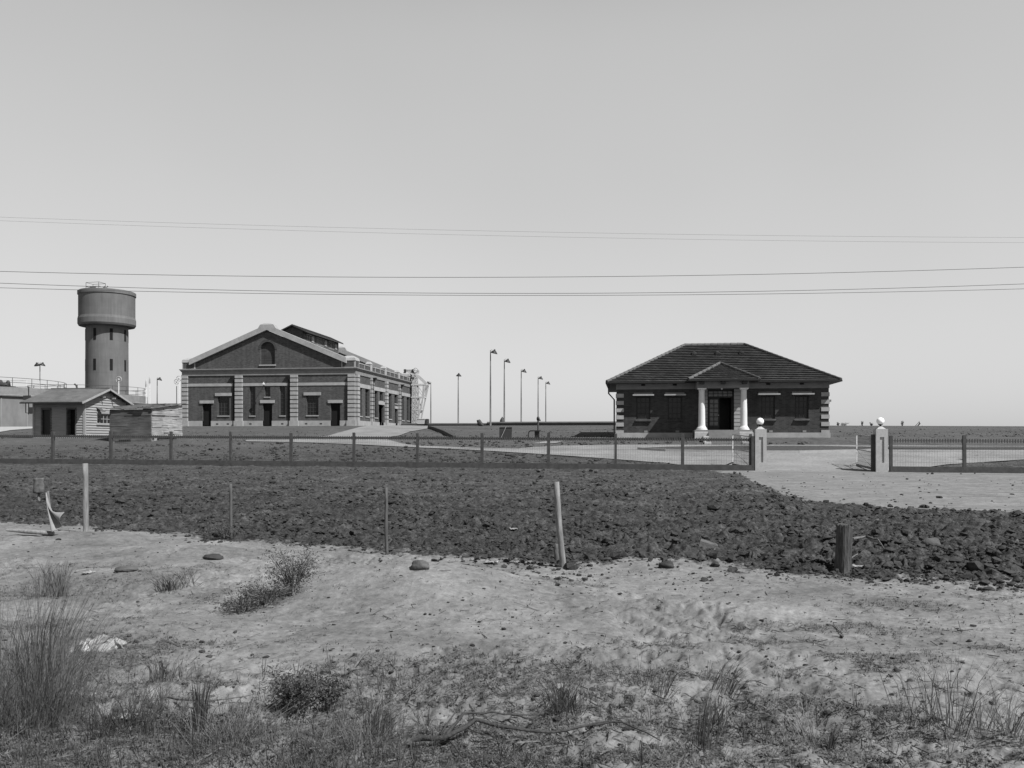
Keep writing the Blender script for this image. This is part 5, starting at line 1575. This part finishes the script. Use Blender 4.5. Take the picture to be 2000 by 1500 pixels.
# crumpled pale cloth in the weeds
uc, vc, zc, Dc = hit(196, 1262)
zc = gz(uc, vc)
def crump(s, t):
    a = (s - .5) * .34; b = (t - .5) * .30
    e = max(0, 1 - (abs(s - .5) * 2) ** 4) * max(0, 1 - (abs(t - .5) * 2) ** 4)
    n = abs(float(fbm(np.array(s * 3.1), np.array(t * 3.1), 3, 5))) + .5 * float(vnoise(np.array(s * 7), np.array(t * 7), 8))
    rdg = 1 - abs(float(fbm(np.array(s * 4.2 + t), np.array(t * 4.2), 3, 31))) * 2
    return (uc + a + .05 * float(fbm(np.array(s * 6), np.array(t * 6), 2, 2)), vc + b + .05 * float(fbm(np.array(s * 6), np.array(t * 6), 2, 12)), zc + .004 + e * (.01 + .05 * n + .08 * max(0, rdg - .35)))
cloth("crumpled_cloth", "crumpled white cloth lying among weeds at lower left", "cloth", crump, 26, 22, M_PAPER, .004)
uc2, vc2, zc2, Dc2 = hit(152, 1357); zc2 = gz(uc2, vc2)
k = MB(); k.hexa([(uc2 - .09, vc2 - .03, zc2 - .01), (uc2 + .09, vc2 - .02, zc2 - .01), (uc2 + .10, vc2 + .04, zc2 - .01), (uc2 - .07, vc2 + .05, zc2 - .01)], [(uc2 - .085, vc2 - .028, zc2 + .022), (uc2 + .085, vc2 - .018, zc2 + .016), (uc2 + .095, vc2 + .036, zc2 + .018), (uc2 - .066, vc2 + .046, zc2 + .026)])
tag(k.build("flat_stone", M_CREAM), "pale flat sliver of stone in the lower left weeds", "stone")
def scrap(px, py, s, label, seed):
    u, v, z, D = hit(px, py); z = gz(u, v)
    f = lambda a, b: (u + (a - .5) * s + .01 * math.sin(9 * b), v + (b - .5) * s, z + .012 + s * .28 * abs(float(fbm(np.array(a * 2.3 + seed), np.array(b * 2.3), 3, seed))))
    cloth("paper_scrap", label, "paper", f, 8, 8, M_PAPER, .002)["group"] = "paper scraps"
scrap(1003, 1037, .14, "white paper scrap on dark soil left of the leaning stake", 1)
scrap(960, 1103, .16, "pale paper scrap on the sand edge left of the leaning stake", 2)
scrap(1680, 1112, .16, "white paper scrap lying just right of the thick stump", 3)
scrap(240, 1410, .10, "torn white paper scrap in the lower left weeds", 4)
scrap(172, 1117, .10, "white paper scrap on sand above the left weeds", 6)
def stone(px, py, w, h, label, seed, m=None, group="stones on the sand"):
    u, v, z, D = hit(px, py); z = gz(u, v)
    k = MB(); k.sphere((0, 0, 0), 1, 20, 14); V = np.array(k.v)
    n = fbm(V[:, 0] * 1.3 + seed * 3, V[:, 1] * 1.3 + V[:, 2] * 1.7, 3, seed); V *= (1 + .3 * n)[:, None]
    V *= np.array([w / 2, w / 2 * .75, h * .6]); V += np.array([u, v, z + h * .25]); k.v = [tuple(p) for p in V]
    tag(k.build("stone", m or M_ROCK), label, "stone", group)
stone(821, 1110, .17, .09, "round dark stone on pale sand near the centre", 1)
stone(247, 1114, .24, .06, "flat dark stone on the sand at left", 2)
stone(417, 1092, .27, .06, "flat grey stone on the sand below the thin stake", 3, M_CLOD)
stone(1818, 1072, .24, .15, "dark stone on the soil at the far right", 5)
stone(1303, 1108, .16, .09, "dark stone half sunk at the sand crest", 6, M_CLOD)
u, v, z, D = hit(1378, 1072); z = gz(u, v)
k = MB(); k.hexa([(u - .13, v - .07, z - .03), (u + .14, v - .10, z - .03), (u + .16, v + .10, z - .03), (u - .12, v + .12, z - .03)], [(u - .07, v - .02, z + .13), (u + .16, v - .05, z + .07), (u + .17, v + .1, z + .08), (u - .05, v + .11, z + .15)])
tag(k.build("broken_block", M_ROCK), "angular broken block on dark soil left of the stump", "block")

# dead branches
M_BRANCH = mat('dead_branch_bark', 0.04, var=0.4, scale=30, bump=.5, bscale=60)
def branch(label, px_py_list, r0, group="dead branches", m=M_WOOD, lift=.03, name="dead_branch"):
    k = MB()
    for path in px_py_list:
        pts = []; n = len(path[0]); rr = path[1]
        for i, (px, py, up) in enumerate(path[0]):
            u, v, z, D = hit(px, py); pts.append((u, v, gz(u, v) + lift + up))
        # smooth the path
        P = [Vector(p) for p in pts]; Q = []
        for i in range(len(P) - 1):
            for t in (0, .33, .66): Q.append(P[i].lerp(P[i + 1], t) + Vector((0, 0, .004 * math.sin(7 * i + 5 * t))))
        Q.append(P[-1]); m_ = len(Q)
        k.tube(Q, [rr * r0 * (1 - .8 * (i / (m_ - 1)) ** .7) for i in range(m_)], 7)
    tag(k.build(name, m), label, "branch", group)
branch("long forked dead branch lying at the bottom near the middle", [([(806, 1452, .03), (870, 1458, .02), (930, 1446, .03), (1000, 1452, .02), (1080, 1450, .02), (1150, 1440, .02), (1215, 1442, .02), (1290, 1470, .01)], 1.0),
        ([(870, 1456, .02), (905, 1430, .06), (960, 1425, .04), (1000, 1418, .02), (1060, 1402, .02), (1130, 1385, .01)], .6), ([(860, 1455, .02), (900, 1415, .10), (910, 1408, .10)], .35),
        ([(1000, 1418, .02), (1040, 1425, .02), (1090, 1398, .03), (1110, 1370, .03)], .35), ([(880, 1458, .02), (905, 1480, .0), (935, 1475, .0), (920, 1470, .01)], .4), ([(1150, 1440, .02), (1190, 1420, .02), (1250, 1405, .02)], .3)], .0155, m=M_BRANCH)
branch("thick grey stick propped on sand right of the dark shrub", [([(645, 1328, .0), (675, 1324, .0), (690, 1310, .02), (722, 1292, .05)], 1.0), ([(680, 1322, .0), (710, 1306, .01)], .6)], .022)
branch("thin dead branch slanting through the lower left weeds", [([(30, 1440, .0), (85, 1415, .05), (130, 1380, .12), (165, 1350, .10), (195, 1346, .02)], 1.0), ([(130, 1380, .1), (180, 1372, .02)], .5)], .014)
branch("long thin twig lying flat left of the dark shrub", [([(320, 1368, .0), (360, 1380, .01), (430, 1382, .01), (500, 1376, .01)], 1.0)], .010)
branch("dark root lying right of the thick stump", [([(1665, 1082, .06), (1690, 1068, .10), (1715, 1075, .06), (1735, 1090, .0)], 1.0), ([(1655, 1105, .02), (1690, 1090, .06)], .7)], .022)

# grasses -------------------------------------------------------------------
def blades(cu, cv, h, w, n, rnd, lean=(0, 0), droop=.5, width=.004):
    """n curved blades rooted round (cu,cv); returns verts (n,5,3)"""
    a = rnd.uniform(0, 2 * np.pi, n); r = np.sqrt(rnd.uniform(0, 1, n)) * w * .5
    ns = 7; sc = rnd.normal(0, .22, (ns, 2)) * w; pick = rnd.integers(0, ns, n)          # several crowns, not one point
    bu, bv = cu + sc[pick, 0] + r * np.cos(a) * .38, cv + sc[pick, 1] * .8 + r * np.sin(a) * .38
    bz = gz_np(bu, bv) - .01
    hh = h * rnd.uniform(.45, 1.05, n)
    out = rnd.normal(0, 1, (n, 2)) * w * .22 + np.stack([np.cos(a), np.sin(a)], -1) * (r[:, None] * droop) + np.array(lean)[None] * hh[:, None]
    bent = rnd.uniform(0, 1, n) < .22                                                    # broken and fallen stems
    out = np.where(bent[:, None], out * 1.2 + rnd.normal(0, .45, (n, 2)) * hh[:, None], out); hh = np.where(bent, hh * rnd.uniform(.25, .7, n), hh)
    p0 = np.stack([bu, bv, bz], -1)
    p1 = p0 + np.concatenate([out * .35, (hh * .6)[:, None]], 1)
    p2 = p0 + np.concatenate([out, hh[:, None]], 1)
    t = rnd.uniform(0, 2 * np.pi, n); wd = np.stack([np.cos(t), np.sin(t) * .5, np.zeros(n)], -1) * (width * rnd.uniform(.6, 1.3, n))[:, None]
    return np.stack([p0 - wd, p0 + wd, p1 + wd * .8, p1 - wd * .8, p2], 1)
def blade_mesh(name, B, m, parent=None):
    n = len(B); V = B.reshape(-1, 3); b = (np.arange(n) * 5)[:, None]
    T = np.concatenate([b + np.array([[0, 1, 2]]), b + np.array([[0, 2, 3]]), b + np.array([[3, 2, 4]])], 0)
    return np_mesh(name, V, T, m, parent)
def tuft(px, py, hpx, wpx, n, label, lean=(0.15, 0), m=None, seed=0, width=.0035, cat="grass tuft", name="grass_tuft", droop=.6):
    u, v, z, D = hit(px, py); rnd = np.random.default_rng(100 + seed)
    h = hpx * D / F; w = wpx * D / F
    B = blades(u, v, h, w, n, rnd, lean, droop, width)
    o = blade_mesh(name, B, m or M_GRASSK); return tag(o, label, cat, "grass tufts")
tuft(58, 1405, 300, 190, 760, "big thicket of tall dry grass at the left edge", (.22, 0), M_GRASSD, 1, .0017, droop=1.1)
tuft(25, 1445, 230, 170, 320, "tall dark grass clump in the bottom left corner", (.15, 0), M_GRASSK, 2, .0016, droop=1.0)
tuft(98, 1165, 82, 60, 260, "small upright grass tuft on sand above the left thicket", (.03, 0), M_GRASSD, 3)
tuft(335, 1152, 44, 80, 160, "small dark grass tuft right of the flat left stone", (-.1, 0), M_GRASSK, 4)
tuft(250, 1425, 118, 190, 420, "dense dry grass clump above the torn paper scrap", (.12, 0), M_GRASSK, 5, .0016, droop=1.1)
tuft(315, 1320, 60, 60, 90, "sparse tall grass stems right of the crumpled cloth", (.05, 0), M_GRASSD, 6)
tuft(395, 1430, 130, 60, 60, "few thin upright stems in the lower left weeds", (.05, 0), M_GRASSK, 7)
tuft(1283, 1362, 80, 60, 42, "wispy grass tuft leaning right, left of its larger neighbour", (.45, 0), M_GRASSK, 8, .0024)
tuft(1402, 1358, 90, 60, 70, "windswept dark grass tuft leaning right at lower right", (.7, 0), M_GRASSK, 9, .0018)
tuft(1400, 1408, 70, 40, 60, "short upright tuft just below the windswept tuft", (.1, 0), M_GRASSK, 10, .0024)
tuft(1368, 1446, 140, 36, 40, "tall thin stems near the bottom right of centre", (.12, 0), M_GRASSK, 11, .0022)
tuft(1585, 1428, 92, 120, 80, "spreading dry grass tuft at the bottom right", (.0, 0), M_GRASSD, 12, .0016, droop=1.2)
tuft(1622, 1442, 70, 16, 26, "single dark sheaf of stems right of the spreading tuft", (.25, 0), M_GRASSK, 13, .003)
tuft(1812, 1412, 175, 110, 85, "tall fanned grass tuft close to the lower right corner", (.0, 0), M_GRASSK, 14, .0018, droop=1.5)
tuft(1112, 1398, 80, 95, 240, "bushy dark grass tuft above the forked dead branch", (.05, 0), M_GRASSK, 15, .0018, droop=.9)
tuft(735, 1440, 100, 120, 160, "thin leaning grass left of the forked branch's cut end", (.3, 0), M_GRASSK, 16, .0015)
tuft(1950, 1430, 130, 140, 140, "dry grass tuft in the bottom right corner", (.05, 0), M_GRASSD, 17, .0018, droop=1.0)
tuft(460, 1450, 90, 200, 300, "low fringe of dry grass along the lower left bottom", (.1, 0), M_GRASSD, 18, .0014, droop=1.0)
tuft(620, 1480, 80, 240, 320, "low fringe of grass at the bottom left of the branch", (.1, 0), M_GRASSK, 19, .0014, droop=1.0)
tuft(150, 1385, 70, 120, 160, "low dry grass right of the big left thicket", (.1, 0), M_GRASSK, 20, .0015, droop=1.1)
tuft(700, 1468, 70, 150, 180, "scruffy grass around the forked branch's cut end", (.15, 0), M_GRASSD, 21, .0014, droop=1.1)
tuft(960, 1475, 60, 220, 220, "scruffy grass fringe under the forked branch", (.05, 0), M_GRASSK, 22, .0014, droop=1.2)
def shrub(px, py, wpx, hpx, n, leaf, label, seed):
    u, v, z, D = hit(px, py); bush("low_shrub", label, "shrub", u, v, gz(u, v), wpx * D / F, hpx * D / F, n, leaf, M_LEAF, seed, "low shrubs on the sand", twigs=26)
shrub(440, 1056, 70, 26, 700, .016, "dark tangle of scrub at the thin stake's foot", 56)
shrub(572, 1163, 105, 84, 2300, .0115, "twiggy dark shrub left of the smooth sand slope", 51)
shrub(520, 1180, 150, 36, 1900, .012, "low spreading shrub left of the twiggy dark one", 52)
shrub(575, 1386, 115, 76, 4000, .0095, "dense dark shrub low down left of centre", 53)
shrub(640, 1384, 80, 58, 1800, .0095, "smaller dark shrub touching the dense one's right side", 54)
shrub(470, 1195, 100, 26, 1100, .012, "flat straggling shrub farthest left in its group", 55)

# ground litter: nobody could count it
def scatter_points(n, dmin, dmax, tmin, tmax, rnd, keep):
    t = rnd.uniform(tmin, tmax, n); D = 1 / rnd.uniform(1 / dmax ** 1.0, 1 / dmin ** 1.0, n)
    X = t * D; u = X * CP - D * SP; v = X * SP + D * CP
    k = keep(u, v, D, t); return u[k], v[k], D[k]
def litter_density(u, v, D, t):
    s, a, _, _ = zones(u, v)
    q = litter_field(u, v, D, t)
    return s * (0.06 + .94 * sstep(-.15, .5, q))
rn = np.random.default_rng(77)
u, v, D = scatter_points(90000, 3.2, 12.5, -.85, .85, rn, lambda u, v, D, t: rn.uniform(0, 1, len(u)) < litter_density(u, v, D, t))
NB = 6
cu, cv, cd = np.repeat(u, NB), np.repeat(v, NB), np.repeat(D, NB)
def low_blades(cu, cv, hmin, hmax, spread, rnd, width):
    n = len(cu); a = rnd.uniform(0, 2 * np.pi, n)
    z = gz_np(cu, cv) - .004; h = rnd.uniform(hmin, hmax, n) * rnd.uniform(.4, 1, n); L = rnd.uniform(.3, 1, n) * spread
    p0 = np.stack([cu, cv, z], -1); o = np.stack([np.cos(a), np.sin(a)], -1)
    p1 = p0 + np.concatenate([o * (L * .5)[:, None], (h * .8)[:, None]], 1); p2 = p0 + np.concatenate([o * L[:, None], (h * .7)[:, None]], 1)
    w = np.stack([-np.sin(a), np.cos(a), np.zeros(n)], -1) * (width * rnd.uniform(.6, 1.4, n))[:, None]
    return np.stack([p0 - w, p0 + w, p1 + w, p1 - w, p2], 1)
B = low_blades(cu + rn.normal(0, .012, len(cu)), cv + rn.normal(0, .012, len(cv)), .005, .034, .055, rn, .0017)
half = rn.uniform(0, 1, len(B)) < .55
tag(blade_mesh("ground_cover", B[half], M_GRASSK), "dark low weeds matted over the drift sand", "ground cover", kind="stuff")
tag(blade_mesh("dry_grass", B[~half], M_GRASSD), "short dry grass scattered over the drift sand", "grass", kind="stuff")
# taller sparse stems in the nearest strip
u, v, D = scatter_points(3600, 3.2, 5.6, -.85, .85, rn, lambda u, v, D, t: rn.uniform(0, 1, len(u)) < litter_density(u, v, D, t) * (.25 + .6 * (t < -.1)))
B = low_blades(np.repeat(u, 5), np.repeat(v, 5), .05, .20, .08, rn, .0012)
tag(blade_mesh("grass_stems", B, M_GRASSK), "sparse thin grass stems in the near strip of sand", "grass", kind="stuff")

ICO = None
def ico():
    t = (1 + 5 ** .5) / 2
    V = np.array([(-1, t, 0), (1, t, 0), (-1, -t, 0), (1, -t, 0), (0, -1, t), (0, 1, t), (0, -1, -t), (0, 1, -t), (t, 0, -1), (t, 0, 1), (-t, 0, -1), (-t, 0, 1)], float)
    V /= np.linalg.norm(V[0])
    Fc = np.array([(0, 11, 5), (0, 5, 1), (0, 1, 7), (0, 7, 10), (0, 10, 11), (1, 5, 9), (5, 11, 4), (11, 10, 2), (10, 7, 6), (7, 1, 8), (3, 9, 4), (3, 4, 2), (3, 2, 6), (3, 6, 8), (3, 8, 9), (4, 9, 5), (2, 4, 11), (6, 2, 10), (8, 6, 7), (9, 8, 1)])
    return V, Fc
def clods(name, u, v, size, m, label, rnd, flat=.6):
    V0, F0 = ico(); n = len(u)
    P = V0[None] * rnd.uniform(.6, 1.35, (n, 12, 1)) * np.stack([size * rnd.uniform(.7, 1.4, n), size * rnd.uniform(.7, 1.3, n), size * flat * rnd.uniform(.7, 1.2, n)], -1)[:, None, :]
    a = rnd.uniform(0, 2 * np.pi, n); ca_, sa_ = np.cos(a)[:, None], np.sin(a)[:, None]
    x = P[..., 0] * ca_ - P[..., 1] * sa_; y = P[..., 0] * sa_ + P[..., 1] * ca_
    z = gz_np(u, v) + size * .32
    V = np.stack([x + u[:, None], y + v[:, None], P[..., 2] + z[:, None]], -1).reshape(-1, 3)
    T = (F0[None] + (np.arange(n) * 12)[:, None, None]).reshape(-1, 3)
    tag(np_mesh(name, V, T, m), label, "soil", kind="stuff")
def soil_keep(u, v, D, t):
    s, a, _, _ = zones(u, v)
    return (rn.uniform(0, 1, len(u)) < (1 - s) * (1 - a) * (.25 + .75 * sstep(-.2, .3, fbm(u * .8, v * .8, 4, 140)))) & (v < 41.6)
u, v, D = scatter_points(60000, 8.5, 41, -.85, .85, rn, soil_keep)
sz = np.minimum(.008 + rn.exponential(.012, len(u)) * np.clip(D / 16, .7, 1.6), .10)
clods("soil_clods", u, v, sz, M_CLOD, "dark clods of turned soil outside the fence", rn)
u, v, D = scatter_points(16000, 43.5, 58, -.8, .35, rn, lambda u, v, D, t: (rn.uniform(0, 1, len(u)) < .15 + .6 * sstep(-.2, .4, fbm(u * .6, v * .6, 4, 150))) & (v > 42.6) & (v < 56))
u2, v2, D2 = scatter_points(5200, 8.8, 26, -.85, .85, rn, lambda u, v, D, t: (rn.uniform(0, 1, len(u)) < (1 - zones(u, v)[0]) ** 2 * (1 - zones(u, v)[1]) * sstep(.05, .4, fbm(u * .55, v * .55, 3, 145))) & (v < 41))
clods("soil_clods", u2, v2, rn.uniform(.02, .075, len(u2)), M_CLOD, "coarser dark clods heaped in patches of the turned soil", rn, .75)
# keep the drive clear of clods
def inside(poly, x, y):
    c = np.zeros(len(x), bool); n = len(poly); j = n - 1
    for i in range(n):
        xi, yi = poly[i]; xj, yj = poly[j]
        c ^= ((yi > y) != (yj > y)) & (x < (xj - xi) * (y - yi) / (yj - yi + 1e-12) + xi); j = i
    return c
ROADUV = [hit(*p)[:2] for p in road_px]
kk = ~inside(ROADUV, u, v)
u, v = u[kk], v[kk]
clods("soil_clods", u, v, np.minimum(.02 + rn.exponential(.028, len(u)), .14), M_CLOD, "dark clods of turned soil inside the fence", rn)
u, v, D = scatter_points(9000, 55, 90, -.66, .75, rn, lambda u, v, D, t: (rn.uniform(0, 1, len(u)) < .2 + .8 * sstep(-.15, .35, fbm(u * .5, v * .5, 4, 170))) & (v > 55.5) & (v < 83.5) & ~((u > -1.5) & (u < 13.2) & (v > 54) & (v < 68)) & ~((u < -32) & (u > -44) & (v < 64)) & ~((u > -28.5) & (u < -14) & (v > 78)))
kk = ~inside(ROADUV, u, v); u, v = u[kk], v[kk]
clods("turf_tussocks", u, v, np.minimum(.015 + rn.exponential(.02, len(u)), .09) * np.where(v > 74, .5, 1), M_LEAF, "dark tussocks over the rough bank and lawn", rn, .7)
u, v, D = scatter_points(30000, 8, 15.5, -.85, .85, rn, lambda u, v, D, t: rn.uniform(0, 1, len(u)) < np.exp(-np.clip(np.interp(t, BT, BD) - D, 0, 9) / .5) * (D < np.interp(t, BT, BD) + .6) * sstep(-.1, .3, fbm(u * 1.2, v * 1.2, 4, 180)) * .8)
clods("soil_clods", u, v, np.minimum(.006 + rn.exponential(.010, len(u)), .045), M_CLOD, "dark clods spilled along the sand's ragged edge", rn)
# crumbs, twigs and small stones on the sand
def crumb_keep(u, v, D, t):
    s, a, _, _ = zones(u, v)
    bd = np.interp(t, BT, BD)
    edge = np.exp(-np.abs(D - bd) / 1.1)
    return rn.uniform(0, 1, len(u)) < s * (.05 + .8 * edge * sstep(-.1, .3, fbm(u * 1.5, v * 1.5, 4, 160)) + .25 * litter_density(u, v, D, t)) 
u, v, D = scatter_points(40000, 3.3, 14, -.85, .85, rn, crumb_keep)
clods("sand_crumbs", u, v, np.minimum(.003 + rn.exponential(.0045, len(u)), .022), M_CLOD, "dark crumbs of soil and litter strewn on the sand", rn, .55)
u, v, D = scatter_points(9000, 10, 41, 0.15, .85, rn, lambda u, v, D, t: rn.uniform(0, 1, len(u)) < zones(u, v)[1] * .11)
clods("gravel_crumbs", u, v, np.minimum(.01 + rn.exponential(.014, len(u)), .09), M_CLOD, "small dark stones strewn over the gateway apron", rn, .6)
u, v, D = scatter_points(9000, 3.3, 11, -.85, .85, rn, lambda u, v, D, t: rn.uniform(0, 1, len(u)) < .12 + .5 * litter_density(u, v, D, t))
n = len(u); a = rn.uniform(0, np.pi, n); L = rn.uniform(.015, .075, n) * np.where(rn.uniform(0, 1, n) < .1, 2, 1); z = gz_np(u, v) + .006
d = np.stack([np.cos(a), np.sin(a), rn.normal(0, .15, n)], -1) * L[:, None]; c = np.stack([u, v, z], -1)
w = np.stack([-np.sin(a), np.cos(a), np.zeros(n)], -1) * rn.uniform(.001, .0032, n)[:, None]; up = np.array([0, 0, .005])
V = np.stack([c - d - w, c - d + w, c - d + up, c + d - w, c + d + w, c + d + up], 1).reshape(-1, 3)
b = (np.arange(n) * 6)[:, None]
T = np.concatenate([b + np.array([q]) for q in ((0, 1, 4), (0, 4, 3), (1, 2, 5), (1, 5, 4), (2, 0, 3), (2, 3, 5))], 0)
tag(np_mesh("twig_litter", V, T, M_WOOD), "dry broken twigs strewn on the sand", "twigs", kind="stuff")
